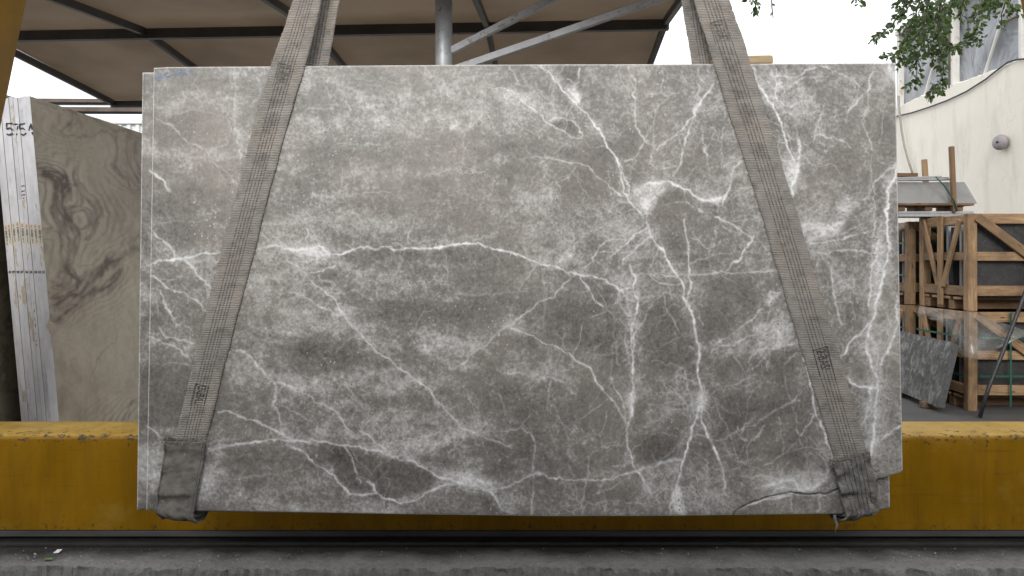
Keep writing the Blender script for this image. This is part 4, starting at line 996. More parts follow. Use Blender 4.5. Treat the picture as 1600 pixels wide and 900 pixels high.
def beam_profile_mesh(name, x0, x1, y0, y1, z0, z1, r, nx=160):
    prof = [(y1, z0), (y0, z0)]
    for k in range(9):
        a = math.pi / 2 * k / 8
        prof.append((y0 + r - r * math.cos(a), z1 - r + r * math.sin(a)))
    for k in range(6):
        a = math.pi / 2 * (1 - k / 5)
        prof.append((y1 - r + r * math.cos(a), z1 - r + r * math.sin(a)))
    # extra rows on the front face so that wear can follow the edge
    front = [(y0, z0 + (z1 - r - z0) * t) for t in (0.05, 0.12, 0.25, 0.4, 0.6, 0.85, 0.94)]
    prof = prof[:2] + front + prof[2:]
    n = len(prof)
    xs = np.linspace(x0, x1, nx)
    verts = [(x, y, z) for x in xs for (y, z) in prof]
    faces = []
    for i in range(nx - 1):
        for k in range(n):
            a, b = i * n + k, i * n + (k + 1) % n
            faces.append((a, b, b + n, a + n))
    faces.append(tuple(range(n)))
    faces.append(tuple((nx - 1) * n + k for k in range(n - 1, -1, -1)))
    me = mesh_from(name, verts, faces)
    at = me.attributes.new('edge_wear', 'FLOAT', 'POINT')
    wear = []
    for (y, z) in prof:
        top = max(0.0, 1 - abs(z - (z1 - r * 0.4)) / 0.06) if y < (y0 + y1) / 2 else 0.0
        low = max(0.0, 1 - (z - z0) / 0.05) * 0.55 if y <= y0 + 1e-5 else 0.0
        wear.append(max(top, low))
    at.data.foreach_set('value', wear * nx)
    a2 = me.attributes.new('low_dirt', 'FLOAT', 'POINT')
    a2.data.foreach_set('value', [max(0.0, 1 - (z - z0) / 0.16) if y <= y0 + 1e-5 else 0.0 for (y, z) in prof] * nx)
    me.shade_smooth()
    me.set_sharp_from_angle(angle=math.radians(40))
    return me

BY0, BY1 = 3.30, 3.59
BZ0, BZ1 = CZ - 1.228, CZ - 0.803
crane = empty('gantry_crane', (0, 3.44, BZ0), 'yellow steel gantry crane whose low beam runs behind the hanging slab', 'crane')
obj('sill_beam', beam_profile_mesh('sill_beam', -3.35, 3.40, BY0, BY1, BZ0, BZ1, 0.022), M_YELLOW, crane)
# sloping legs: inner edges seen at the picture's upper corners
TOPZ = 6.1
def leg_x(px0, slope_dir):
    pa = W(px0, 0, BY1 - 0.03)
    k = 0.205
    return pa.x, pa.z, k * slope_dir
for px0, sdir in ((41, -1), (1594.5, 1)):
    xi, zi, k = leg_x(px0, sdir)
    def inner(z): return xi + k * (zi - z)
    w = 0.34
    zb, zt = BZ1 - 0.03, TOPZ
    xa, xb = inner(zb), inner(zt)
    o = sdir * w
    vs_ = []
    for (x, z) in ((xa, zb), (xa + o, zb), (xb + o, zt), (xb, zt)):
        vs_ += [(x, BY0 + 0.03, z), (x, BY1 - 0.03, z)]
    fs_ = [(0, 2, 4, 6), (1, 7, 5, 3), (0, 1, 3, 2), (2, 3, 5, 4), (4, 5, 7, 6), (6, 7, 1, 0)]
    obj('leg', mesh_from('leg', vs_, fs_), M_YELLOW, crane)
box_at('cross_beam', -2.2, 2.3, 3.28, 3.62, TOPZ, TOPZ + 0.3, M_YELLOW, crane, 0.01)
box_at('main_girder', -0.24, 0.20, -7.5, 4.1, TOPZ + 0.30, TOPZ + 0.82, M_YELLOW, crane, 0.01)
hook = empty('crane_hook', (-0.05, 2.965, 5.3), 'steel crane hook block that carries both lifting slings', 'hook')
box_at('pulley_block', -0.16, 0.06, 2.88, 3.05, 5.62, 5.92, M_DARKSTEEL, hook, 0.02)
ring = [(-0.05 + 0.0, 2.965, 5.62), (-0.05, 2.965, 5.55)] + [(-0.05 + 0.10 * math.cos(a), 2.965, 5.42 + 0.10 * math.sin(a)) for a in np.linspace(math.pi / 2, -math.pi * 0.95, 16)]
obj('hook_bow', tube_mesh('hook_bow', ring, 0.035, 10), M_DARKSTEEL, hook)
for dx in (-0.06, 0.06):
    obj('hoist_cable', tube_mesh('hoist_cable', [(-0.05 + dx, 2.965, 5.9), (-0.05 + dx, 2.965, TOPZ + 0.31)], 0.008, 6), M_BLACK, hook)

# ------------------------------------------------------------------ the two hanging slabs
FT = [(200, 106.5), (240, 106), (262, 104.6), (430, 103.6), (545, 102.5), (700, 101.3), (860, 100.5), (1100, 100), (1250, 99), (1402, 98.2), (1440, 98)]
FB = [(200, 796), (228, 797), (420, 800), (640, 804), (860, 807), (1060, 806.5), (1200, 804.5), (1316, 803), (1340, 792), (1366, 754), (1372, 748), (1384, 746), (1393, 742), (1404, 740), (1409, 737), (1412, 732), (1440, 731)]
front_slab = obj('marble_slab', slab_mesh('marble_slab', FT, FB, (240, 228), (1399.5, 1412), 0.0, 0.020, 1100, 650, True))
tag(front_slab, 'big grey marble slab with white veins, front one hanging in the slings, cracked lower corner', 'marble slab')
RT = [(200, 113.5), (240, 113), (1400, 106)]
RB = [(200, 797), (228, 797.5), (420, 801), (860, 807), (1376, 797), (1383, 796), (1388, 794.5), (1392, 792)]
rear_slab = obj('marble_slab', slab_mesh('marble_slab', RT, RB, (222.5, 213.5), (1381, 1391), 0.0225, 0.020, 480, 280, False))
tag(rear_slab, 'second grey marble slab, its thin strip showing behind the front hanging slab', 'marble slab')

# blue crayon writing in the slab's upper corner
M_BLUE = mottled('blue crayon', (0.13, 0.19, 0.36), (0.21, 0.26, 0.38), 120, 0.8, 0, 0)
def stroke_mesh(name, strokes, width, place, n):
    """flat pen strokes; place(x, y) gives the world point, n the face normal"""
    verts, faces = [], []
    n = Vector(n)
    for pts in strokes:
        q = [place(*p) for p in pts]
        dense = []
        for a, b in zip(q[:-1], q[1:]):
            for k in range(4): dense.append(a.lerp(b, k / 4))
        dense.append(q[-1])
        base = len(verts)
        for i, p in enumerate(dense):
            t = (dense[min(i + 1, len(dense) - 1)] - dense[max(i - 1, 0)]).normalized()
            sd_ = t.cross(n).normalized() * width * 0.5 * random.uniform(0.6, 1.2)
            verts += [p + sd_, p - sd_]
        for i in range(len(dense) - 1):
            a = base + 2 * i
            faces.append((a, a + 1, a + 3, a + 2))
    return mesh_from(name, verts, faces)
HW = [[(320,510),(345,350),(440,490),(320,510)], [(465,360),(500,430),(520,460)], [(650,265),(560,300),(530,340),(600,360),(640,375)], [(605,360),(608,430)], [(640,370),(700,372),(780,345),(850,290),(900,315)], [(710,370),(725,405)], [(930,225),(950,290),(970,345)], [(1050,235),(960,290),(1050,305)], [(1120,235),(1075,265),(1080,305),(1130,300),(1140,230)], [(1200,235),(1215,295)], [(1290,250),(1340,205),(1370,250),(1395,310)]]
obj('blue_writing', stroke_mesh('blue_writing', HW, 0.0042, lambda x, y: S(230 + x / 20, 100 + y / 20, -0.0012), (0, -1, 0)), M_BLUE, front_slab)

# timber offcut lying on the rear slab's top edge
zt = S(1165, 106.5, 0.03)
tim = bar('timber_offcut', S(1112, 97, 0.034), S(1205, 95.2, 0.034), 0.05, 0.036, M_WOOD_PALE, None, bevel=0.006, rough=0.002)
tag(tim, 'short pale split timber offcut lying on the slab top beside the sling', 'timber')

# ------------------------------------------------------------------ slings
def webbing_mat(name, base0, base1, line, lines, rib=210.0, ribs=0.6, warmc=None):
    m = Mat(name, 0.95, spec=0.15)
    uv = m.node('ShaderNodeUVMap'); uv.uv_map = 'UVMap'
    sep = m.node('ShaderNodeSeparateXYZ')
    m.link(uv.outputs[0], sep.inputs[0])
    u, v = sep.outputs['X'], sep.outputs['Y']
    comb = m.node('ShaderNodeCombineXYZ')
    m.link(m.math('MULTIPLY', u, 0.12), comb.inputs['X']); m.link(v, comb.inputs['Y'])
    base = comb.outputs[0]
    n = m.noise(base, 9, 5, 0.65)
    col = m.ramp(n, [(0.3, base0), (0.7, base1)])
    # dirt
    dn = m.noise(base, 13, 7, 0.72)
    col = m.mix(m.ramp(dn, [(0.50, 0.0), (0.72, 0.75)]), col, tuple(c * 0.45 for c in base0))
    if warmc:
        wn_ = m.noise(base, 3, 4, 0.6)
        col = m.mix(m.ramp(wn_, [(0.5, 0.0), (0.75, 0.6)]), col, warmc)
    wob = m.math('MULTIPLY', m.math('SUBTRACT', m.noise(base, 14, 3), 0.5), 0.018)
    uw = m.math('ADD', u, wob)
    tot = None
    for c in lines:
        d = m.math('ABSOLUTE', m.math('SUBTRACT', uw, c))
        t = m.ramp(d, [(0.008, 1.0), (0.022, 0.0)])
        tot = t if tot is None else m.math('MAXIMUM', tot, t)
    brk = m.ramp(m.noise(base, 60, 3), [(0.35, 0.35), (0.6, 0.95)])
    if tot is not None:
        col = m.mix(m.math('MULTIPLY', tot, m.math('MULTIPLY', brk, 0.75)), col, line)
    # weft ribs
    w1 = m.math('SINE', m.math('ADD', m.math('MULTIPLY', v, rib * 6.283), m.math('MULTIPLY', m.noise(base, 30, 3), 9.0)))
    w1 = m.math('MULTIPLY', m.math('ADD', w1, 1.0), 0.5)
    br2 = m.ramp(m.noise(base, 26, 4), [(0.42, 0.1), (0.62, 1.0)])
    col = m.mix(m.math('MULTIPLY', m.math('SUBTRACT', 1.0, w1), m.math('MULTIPLY', br2, 0.26)), col, tuple(c * 0.35 for c in base0))
    m.color(col)
    hgt = m.math('ADD', m.math('MULTIPLY', w1, ribs), m.math('MULTIPLY', m.noise(base, 160, 3, 0.7), 0.7))
    if tot is not None: hgt = m.math('SUBTRACT', hgt, m.math('MULTIPLY', tot, 0.4))
    m.bump(hgt, 0.7, 0.004)
    return m.m
M_WEB = webbing_mat('dirty grey webbing', (0.225, 0.208, 0.188), (0.325, 0.302, 0.274), (0.045, 0.034, 0.034), (0.30, 0.40, 0.50, 0.60, 0.69), 150.0, 0.8, (0.38, 0.325, 0.26))
M_SLEEVE_P = webbing_mat('plain sleeve cloth', (0.15, 0.14, 0.125), (0.205, 0.192, 0.172), (0.05, 0.05, 0.05), (0.055, 0.945), 260.0, 0.22)
M_SLEEVE_S = webbing_mat('striped sleeve cloth', (0.155, 0.147, 0.135), (0.205, 0.195, 0.18), (0.03, 0.03, 0.03), (0.22, 0.34, 0.46, 0.58, 0.70, 0.82), 230.0, 0.35)
M_THREAD = mottled('frayed thread', (0.16, 0.142, 0.125), (0.26, 0.235, 0.21), 60, 0.95, 0, 0)

def resample(pts, step):
    P = [Vector(p) for p in pts]
    out, acc = [P[0]], [0.0]
    d = 0.0
    for a, b in zip(P[:-1], P[1:]):
        L = (b - a).length
        k = max(1, int(round(L / step)))
        for i in range(1, k + 1):
            out.append(a.lerp(b, i / k))
            acc.append(d + L * i / k)
        d += L
    return out, acc

def wnoise(n, cell, amp):
    k = int(n / cell) + 3
    return np.interp(np.linspace(0, k - 1, n), np.arange(k), rng.normal(0, amp, k))

def ribbon_mesh(name, Lp, Rp, thick, step, nacross, disp=None, edge=0.0):
    """band between two edge lines (same point count), front side first; disp(s, dist, i) lifts the outer side"""
    mids = [(Vector(a) + Vector(b)) / 2 for a, b in zip(Lp, Rp)]
    segs = []
    d = 0.0
    rows_L, rows_R, dist = [], [], []
    for i in range(len(mids) - 1):
        L = (mids[i + 1] - mids[i]).length
        k = max(1, int(round(L / step)))
        for j in range(k):
            t = j / k
            rows_L.append(Vector(Lp[i]).lerp(Vector(Lp[i + 1]), t))
            rows_R.append(Vector(Rp[i]).lerp(Vector(Rp[i + 1]), t))
            dist.append(d + L * t)
        d += L
    rows_L.append(Vector(Lp[-1])); rows_R.append(Vector(Rp[-1])); dist.append(d)
    n = len(dist)
    verts, uvs = [], []
    nors = []
    for i in range(n):
        a, b = max(i - 2, 0), min(i + 2, n - 1)
        t = ((rows_L[b] + rows_R[b]) - (rows_L[a] + rows_R[a])).normalized()
        w = (rows_R[i] - rows_L[i]).normalized()
        nors.append(w.cross(t).normalized())
    if nors[0].y > 0: nors = [-v for v in nors]
    wl, wr = wnoise(n, 9, edge * 1.8) + wnoise(n, 40, edge * 2.2), wnoise(n, 9, edge * 1.8) + wnoise(n, 40, edge * 2.2)
    for side in (0, 1):
        for i in range(n):
            jl, jr = wl[i] + random.gauss(0, edge), wr[i] + random.gauss(0, edge)
            for j in range(nacross):
                s = j / (nacross - 1)
                if side == 0 and j == 0: el = jl
                p = rows_L[i].lerp(rows_R[i], s)
                wv = (rows_R[i] - rows_L[i]).normalized()
                if j == 0: p = p + wv * jl
                if j == nacross - 1: p = p + wv * jr
                lift = disp(s, dist[i], i) if disp else 0.0
                if side == 0:
                    rnd = thick * 0.35 * (max(0.0, 1 - min(s, 1 - s) * (nacross - 1) / 1.0))
                    p = p + nors[i] * (thick - rnd + lift)
                else:
                    p = p + nors[i] * (lift * 0.6)
                verts.append(p)
                uvs.append((s, dist[i]))
    faces = []
    N = n * nacross
    for i in range(n - 1):
        for j in range(nacross - 1):
            a = i * nacross + j
            faces.append((a, a + nacross, a + nacross + 1, a + 1))
            faces.append((N + a, N + a + 1, N + a + nacross + 1, N + a + nacross))
        for j in (0, nacross - 1):
            a = i * nacross + j
            f = (a, N + a, N + a + nacross, a + nacross)
            faces.append(f if j == 0 else f[::-1])
    for i in (0, n - 1):
        for j in range(nacross - 1):
            a = i * nacross + j
            f = (a, a + 1, N + a + 1, N + a)
            faces.append(f if i == 0 else f[::-1])
    me = mesh_from(name, verts, faces)
    uvl = me.uv_layers.new(name='UVMap')
    vi = np.empty(len(me.loops), np.int32)
    me.loops.foreach_get('vertex_index', vi)
    uvl.data.foreach_set('uv', np.array(uvs, np.float32)[vi].ravel())
    me.shade_smooth()
    return me

def sling(front, back_c, sleeve, label, mat_sleeve, folds, stamps, skew):
    """front: rows (y, left x, right x) down the slab's face; back_c: centre x of the rear run at picture rows"""
    root = empty('lifting_sling', S((front[-1][1] + front[-1][2]) / 2, front[-1][0], 0.02), label, 'sling')
    BD = 0.052
    Lp, Rp = [], []
    for y, xl, xr in front:
        Lp.append(S(xl, y, -0.0015)); Rp.append(S(xr, y, -0.0015))
    yb, xl, xr = front[-1]
    # turn under both slabs
    for k in range(1, 8):
        t = k / 8
        dd = -0.0015 + (BD + 0.0015) * (1 - math.cos(math.pi * t)) / 2
        dz = -0.012 * math.sin(math.pi * t)
        dx = skew * t
        a, b = S(xl + dx, yb, dd), S(xr + dx, yb, dd)
        Lp.append(a + Vector((0, 0, dz))); Rp.append(b + Vector((0, 0, dz)))
    for y, xc in back_c:
        hw = (xr - xl) / 2
        Lp.append(S(xc - hw, y, BD)); Rp.append(S(xc + hw, y, BD))
    nn = 4000
    wrk = wnoise(nn, 9, 0.0007) + wnoise(nn, 3, 0.0004)
    tw = wnoise(nn, 60, 0.003)
    def disp(s, d, i):
        return wrk[i % nn] * (0.5 + s) + abs(tw[i % nn]) * 0.25 * math.sin(s * 3.14)
    obj('webbing', ribbon_mesh('webbing', Lp, Rp, 0.006, 0.0062, 20, disp, 0.0007), M_WEB, root)
    # protective sleeve round the lower end
    sl, sr = sleeve['L'], sleeve['R']
    Ls, Rs = [], []
    K = 14
    for k in range(K + 1):
        t = k / K
        Ls.append(S(sl[0][0] + (sl[1][0] - sl[0][0]) * t, sl[0][1] + (sl[1][1] - sl[0][1]) * t, -0.010))
        Rs.append(S(sr[0][0] + (sr[1][0] - sr[0][0]) * t, sr[0][1] + (sr[1][1] - sr[0][1]) * t, -0.010))
    for k in range(1, 9):
        t = k / 9
        dd = -0.010 + (BD + 0.018) * (1 - math.cos(math.pi * t)) / 2
        dz = -0.017 * math.sin(math.pi * t)
        dx = skew * t
        Ls.append(S(sl[1][0] + dx, sl[1][1], dd) + Vector((0, 0, dz))); Rs.append(S(sr[1][0] + dx, sr[1][1], dd) + Vector((0, 0, dz)))
    for k in range(1, 5):
        Ls.append(S(sl[1][0] + skew + 8 * k * (1 if skew > 0 else -1), sl[1][1] - 22 * k, BD + 0.008)); Rs.append(S(sr[1][0] + skew + 8 * k * (1 if skew > 0 else -1), sr[1][1] - 22 * k, BD + 0.008))
    nz2 = fnoise((420, 44), 10, 4, 0.7) * 0.0017
    wr2 = wnoise(nn, 12, 0.0026)
    ph = rng.uniform(0, 6, 4)
    def disp2(s, d, i):
        z = wr2[i % nn] * (0.4 + math.sin(s * 5 + ph[0]) * 0.5) + 0.0026 * math.sin(s * 8 + d * 46 + ph[1]) * math.sin(d * 31 - s * 5 + ph[2]) + 0.0014 * math.sin(s * 17 - d * 70 + ph[3])
        for (d0, amp, wd, tilt) in folds:
            q = (d - d0 - tilt * (s - 0.5)) / wd
            z += amp * (math.exp(-q * q * (0.8 if q < 0 else 2.6)) - 0.40 * math.exp(-((q - 1.35) * 1.3) ** 2)) * (0.75 + 0.35 * math.sin(s * 4.3 + d0 * 60))
        z += nz2[i % 420, min(43, int(s * 43))]
        z += 0.004 * math.sin(s * math.pi) * math.sin(d * 26 + 0.6) + 0.0022 * math.exp(-((min(s, 1 - s) - 0.03) / 0.025) ** 2)
        return z
    obj('sleeve', ribbon_mesh('sleeve', Ls, Rs, 0.005, 0.004, 44, disp2, 0.0005), mat_sleeve, root)
    # frayed threads along the sleeve's mouth
    fv, ff = [], []
    def thread(p, d, r, n=5):
        pts = [Vector(p)]
        for _ in range(n):
            d = (Vector(d) + Vector((random.gauss(0, .5), random.gauss(0, .35), random.gauss(0, .5)))).normalized()
            pts.append(pts[-1] + d * random.uniform(0.0025, 0.006))
        m_ = tube_mesh('t', pts, r, 4)
        b = len(fv)
        fv.extend([v.co.copy() for v in m_.vertices]); ff.extend([tuple(b + q for q in f.vertices) for f in m_.polygons])
        bpy.data.meshes.remove(m_)
    for k in range(120):
        t = random.random() ** (1.6 if True else 1)
        p = S(sl[0][0] + (sr[0][0] - sl[0][0]) * t - 1, sl[0][1] + (sr[0][1] - sl[0][1]) * t, -0.016)
        thread(p + Vector((0, random.uniform(-.004, .004), random.uniform(-.003, .004))), (random.gauss(0, 1), -0.3, random.gauss(0.4, .6)), random.uniform(0.0006, 0.0012))
    for k in range(45):
        p = S(sl[0][0] + random.uniform(-3, 9), sl[0][1] + random.uniform(-5, 3), -0.018)
        thread(p, (random.gauss(0, 1), -0.3, random.gauss(0, 1)), random.uniform(0.0009, 0.0018))
    for k in range(170):     # fuzz along the webbing's worn edges
        y = random.uniform(-20, sl[0][1])
        rows = [r for r in front]
        xl_ = np.interp(y, [r[0] for r in rows], [r[1] for r in rows]); xr_ = np.interp(y, [r[0] for r in rows], [r[2] for r in rows])
        left = random.random() < 0.6
        thread(S(xl_ if left else xr_, y, -0.005), (-1 if left else 1, -0.3, random.gauss(0, .6)), random.uniform(0.0004, 0.0008), 2)
    fz = obj('frayed_threads', mesh_from('frayed_threads', fv, ff), M_THREAD, root)
    fz['kind'] = 'stuff'
    # printed stamps: outline box and lettering that reads down the strap
    for (cx, cy, dx, dy, w, h, faded) in stamps:
        c = S(cx, cy, -0.0086)
        x_ = (S(cx + dx, cy + dy, -0.0086) - c).normalized()
        nrm = Vector((0, -1, 0))
        y_ = nrm.cross(x_).normalized()
        x_ = y_.cross(nrm).normalized()
        M = Matrix((x_, y_, nrm)).transposed().to_4x4()
        M.translation = c
        mat = M_INK_F if faded else M_INK_S
        tm = text_mesh('stamp_lettering', '2-BASH-P', h * 0.95, 1.0, 0.0)
        xs = [v.co.x for v in tm.vertices]
        k = (w * 0.93) / (max(xs) - min(xs))
        for v in tm.vertices: v.co.x *= k
        obj('stamp_lettering', tm, mat, root, M)
        bxs = [(-w / 2, -h / 2), (w / 2, -h / 2), (w / 2, h / 2), (-w / 2, h / 2), (-w / 2, -h / 2)]
        vv, fc = [], []
        for (ax, ay), (bx_, by_) in zip(bxs[:-1], bxs[1:]):
            d = Vector((bx_ - ax, by_ - ay, 0)).normalized(); sdv = Vector((-d.y, d.x, 0)) * 0.0014
            b = len(vv)
            A, B = Vector((ax, ay, 0)) - d * 0.0013, Vector((bx_, by_, 0)) + d * 0.0013
            vv += [A - sdv, B - sdv, B + sdv, A + sdv]; fc.append((b, b + 1, b + 2, b + 3))
        obj('stamp_outline', mesh_from('stamp_outline', vv, fc), mat, root, M @ Matrix.Translation((0, 0, 0.0003)))
    return root
M_INK_S = mottled('stamp ink', (0.03, 0.03, 0.031), (0.07, 0.068, 0.066), 60, 0.9, 0, 0)
M_INK_F = mottled('faded ink', (0.09, 0.087, 0.083), (0.16, 0.152, 0.142), 60, 0.9, 0, 0)
LS = sling([(-1120, 744, 790), (-400, 557, 603), (0, 458, 503), (60, 438, 489), (100, 424, 478), (220, 391.5, 444), (340, 360, 411), (580, 298, 349), (688, 273, 322), (801, 246, 297)],
      [(790, 318), (600, 366), (100, 488), (0, 505), (-500, 640), (-1120, 785)],
      {'L': [(259, 688), (242, 800)], 'R': [(323, 690), (302, 807)]},
      'grey webbing sling nearer the blue writing, plain cloth sleeve at its foot', M_SLEEVE_P,
      [(0.200, 0.011, 0.024, -0.022), (0.026, 0.007, 0.03, 0.0), (0.068, -0.003, 0.03, 0.01)],
      [(309.5, 627.5, -12.5, 50, 0.128, 0.050, False), (439, 125, -13, 50, 0.128, 0.050, True)], 22)
RS = sling([(-1120, 752, 798), (-400, 956, 1004), (0, 1082, 1138), (100, 1114, 1172), (200, 1147.5, 1204), (340, 1191.5, 1246), (580, 1262, 1318), (712, 1302, 1355), (800, 1326, 1372)],
      [(790, 1280), (600, 1232), (100, 1104), (0, 1088), (-500, 950), (-1120, 792)],
      {'L': [(1300, 725), (1321, 806)], 'R': [(1358, 706), (1374, 795)]},
      'grey webbing sling across the cracked corner, striped cloth sleeve at its foot', M_SLEEVE_S,
      [(0.125, 0.012, 0.022, 0.03), (0.030, 0.007, 0.024, -0.02), (0.20, -0.003, 0.02, 0.01)],
      [(1288, 570, 13.5, 50, 0.130, 0.056, False), (1128, 62, 14, 50, 0.15, 0.056, True)], -26)
# loose tail under the right sleeve
tail = [S(1303, 800, 0.02), S(1305, 812, 0.015), S(1308, 820, 0.012), S(1305, 832, 0.012)]
obj('loose_cord', tube_mesh('loose_cord', tail, 0.006, 7, [0.007, 0.0055, 0.0045, 0.002]), M_THREAD, RS)
# ------------------------------------------------------------------ canopy roof
M_PANEL = Mat('brown roof board', 0.6)
v = M_PANEL.coord('Object', (1, 1, 1), rnd=True)
pn = M_PANEL.noise(v, 1.3, 5, 0.6)
pc = M_PANEL.ramp(pn, [(0.3, (0.35, 0.29, 0.23)), (0.7, (0.45, 0.385, 0.315))])
pr = M_PANEL.noise(M_PANEL.coord('Object', (2, 9, 1), rnd=True), 2.2, 6, 0.7)
pc = M_PANEL.mix(M_PANEL.ramp(pr, [(0.60, 0.0), (0.75, 0.5)]), pc, (0.34, 0.20, 0.10))
M_PANEL.color(pc); M_PANEL.bump(pn, 0.1, 0.01)
# glass fibre boards: daylight glows through them
ptr = M_PANEL.node('ShaderNodeBsdfTranslucent')
M_PANEL.link(pc, ptr.inputs['Color'])
pmx = M_PANEL.node('ShaderNodeMixShader')
pmx.inputs[0].default_value = 0.5
M_PANEL.link(M_PANEL.b.outputs[0], pmx.inputs[1]); M_PANEL.link(ptr.outputs[0], pmx.inputs[2])
M_PANEL.link(pmx.outputs[0], M_PANEL.n['Material Output'].inputs['Surface'])
M_PANEL = M_PANEL.m
M_GALV = mottled('galvanised steel', (0.30, 0.315, 0.33), (0.46, 0.475, 0.49), 10, 0.45, 0.35, 0.15, 0.002, spots=(0.20, 0.19, 0.175), spot_scale=24)
gb = Mat('rusty grey paint', 0.6)
v = gb.coord('Object', (1, 1, 1), rnd=True)
n = gb.noise(v, 9, 6, 0.6)
c = gb.ramp(n, [(0.3, (0.34, 0.345, 0.355)), (0.7, (0.47, 0.475, 0.485))])
c = gb.mix(gb.ramp(gb.noise(v, 26, 5, 0.7), [(0.56, 0.0), (0.66, 0.9)]), c, (0.22, 0.13, 0.06))
gb.color(c); gb.bump(n, 0.1, 0.003)
M_RUSTGREY = gb.m

RID = Vector((-1.45, 6.0, CZ + 1.83))
rdir, fdir = Vector((0.99841, -0.0564, 0)), Vector((0.0564, 0.99841, 0))
can = empty('canopy_roof', (RID.x + 0.9, 4.6, GZ), 'brown panelled canopy roof on dark steel framing and one grey post', 'canopy')
def RP(s, t):
    """point of the roof plane: s along the ridge, t away from the photographer (+) or towards (-)"""
    z = -0.101 * t if t > 0 else 0.093 * t
    return RID + rdir * s + fdir * t + Vector((0, 0, z))
SB = [-3.0 + 1.4175 * k for k in range(5)]
TF, TB = -1.9, 1.86
for (t0, t1) in ((TF, 0.0), (0.0, TB)):
    for a, b in zip(SB[:-1], SB[1:]):
        # thin board laid on top of the framing, panel edges hidden over the beams
        e = 0.004
        q = [RP(a + e, t0), RP(b - e, t0), RP(b - e, t1), RP(a + e, t1)]
        up = Vector((0, 0, 0.055))
        vv = [p + up for p in q] + [p + up + Vector((0, 0, 0.012)) for p in q]
        m_ = sum((p for p in vv), Vector()) / 8
        me = mesh_from('roof_panel', [p - m_ for p in vv], [(3, 2, 1, 0), (4, 5, 6, 7), (0, 1, 5, 4), (1, 2, 6, 5), (2, 3, 7, 6), (3, 0, 4, 7)])
        obj('roof_panel', me, M_PANEL, can, Matrix.Translation(m_))
for s in SB:
    bar('rafter', RP(s, TF) + Vector((0, 0, .015)), RP(s, -0.032) + Vector((0, 0, .022)), 0.04, 0.06, M_DARKSTEEL, can)
    bar('rafter', RP(s, 0.032) + Vector((0, 0, .015)), RP(s, TB) + Vector((0, 0, .022)), 0.04, 0.06, M_DARKSTEEL, can)
bar('ridge_beam', RP(SB[0] - .03, 0) + Vector((0, 0, .005)), RP(SB[-1] + .03, 0) + Vector((0, 0, .005)), 0.055, 0.08, M_DARKSTEEL, can)
for t in (TF, TB):
    bar('eave_beam', RP(SB[0] - .03, t) + Vector((0, 0, .012)), RP(SB[-1] + .03, t) + Vector((0, 0, .012)), 0.05, 0.07, M_DARKSTEEL, can)
pp = W(693.5, 100, 4.6)
obj('post', tube_mesh('post', [(pp.x, 4.6, GZ), (pp.x, 4.6, CZ + 1.2), (pp.x, 4.6, CZ + 1.705)], 0.053, 24), M_GALV, can)
bar('brace', W(704, 80, 4.6), W(905, -22, 4.6), 0.05, 0.042, M_RUSTGREY, can)
bar('brace', W(704, 111, 4.55), W(1090, -22, 4.55), 0.05, 0.042, M_RUSTGREY, can)

# ------------------------------------------------------------------ far structures behind the canopy
M_BROWNRUST = mottled('rusty brown steel', (0.075, 0.058, 0.048), (0.15, 0.115, 0.092), 5, 0.8, 0, 0.2)
gf = empty('steel_frame', W(120, 170, 9.6) * Vector((1, 1, 0)) + Vector((0, 0, GZ)) if False else (W(120, 170, 9.6).x, 9.6, GZ), 'rusty brown steel frame seen under the canopy edge', 'frame')
for y, h in ((158.0, 0.05), (171.5, 0.06)):
    bar('rail', W(-60, y - 1, 9.6), W(330, y + 1, 9.6), 0.08, h, M_BROWNRUST, gf)
    bar('rail', W(-60, y + 4.2, 9.62), W(330, y + 5.2, 9.62), 0.04, 0.03, M_DARKSTEEL, gf)
for x in (-55, 325):
    p = W(x, 156, 9.6)
    bar('upright', (p.x, 9.6, GZ), (p.x, 9.6, p.z), 0.08, 0.08, M_BROWNRUST, gf)

M_WHITEP = mottled('white panel paint', (0.60, 0.61, 0.60), (0.70, 0.71, 0.70), 3, 0.5, 0, 0.05)
shed = empty('shipping_container', (W(300, 180, 12.5).x, 12.5, GZ), 'white corrugated shed wall seen beyond the marble bundle', 'shed')
x0, x1 = W(60, 180, 12.5).x, W(640, 180, 12.5).x
ztop = W(0, 183, 12.5).z
# corrugated sheet
vv, fc = [], []
px_ = x0; k = 0
pat = [(0.0, 0.0), (0.055, 0.0), (0.075, 0.035), (0.13, 0.035), (0.15, 0.0)]
xs = []
while px_ < x1:
    for dx, dy in pat[:-1]: xs.append((px_ + dx, dy))
    px_ += 0.15
for (x, dy) in xs:
    vv += [(x, 12.5 + dy, GZ), (x, 12.5 + dy, ztop - 0.12)]
for i in range(len(xs) - 1):
    fc.append((2 * i, 2 * i + 2, 2 * i + 3, 2 * i + 1))
obj('corrugated_sheet', mesh_from('corrugated_sheet', vv, fc), M_WHITEP, shed)
box_at('top_rail', x0, x1, 12.47, 12.6, ztop - 0.12, ztop, M_WHITEP, shed, 0.01)
box_at('roof_sheet', x0, x1, 12.6, 15.0, ztop - 0.05, ztop - 0.02, M_WHITEP, shed, 0.0)

# ------------------------------------------------------------------ bundle of pale marble slabs on the left
BYF = 4.20            # plane of the slab ends
def edge_x(px_top, px_bot): return W(px_top, 150, BYF), W(px_bot, 655, BYF)
pt_, pb_ = edge_x(46.5, 92)
LEAN = math.atan2(pb_.x - pt_.x, pt_.z - pb_.z)
zb = GZ + 0.10
zt_ = pt_.z
bx_ = pb_.x + (pb_.z - zb) * math.tan(LEAN)
HGT = (zt_ - zb) / math.cos(LEAN)
pitch, th = 0.0243, 0.0234
LEN = 2.75
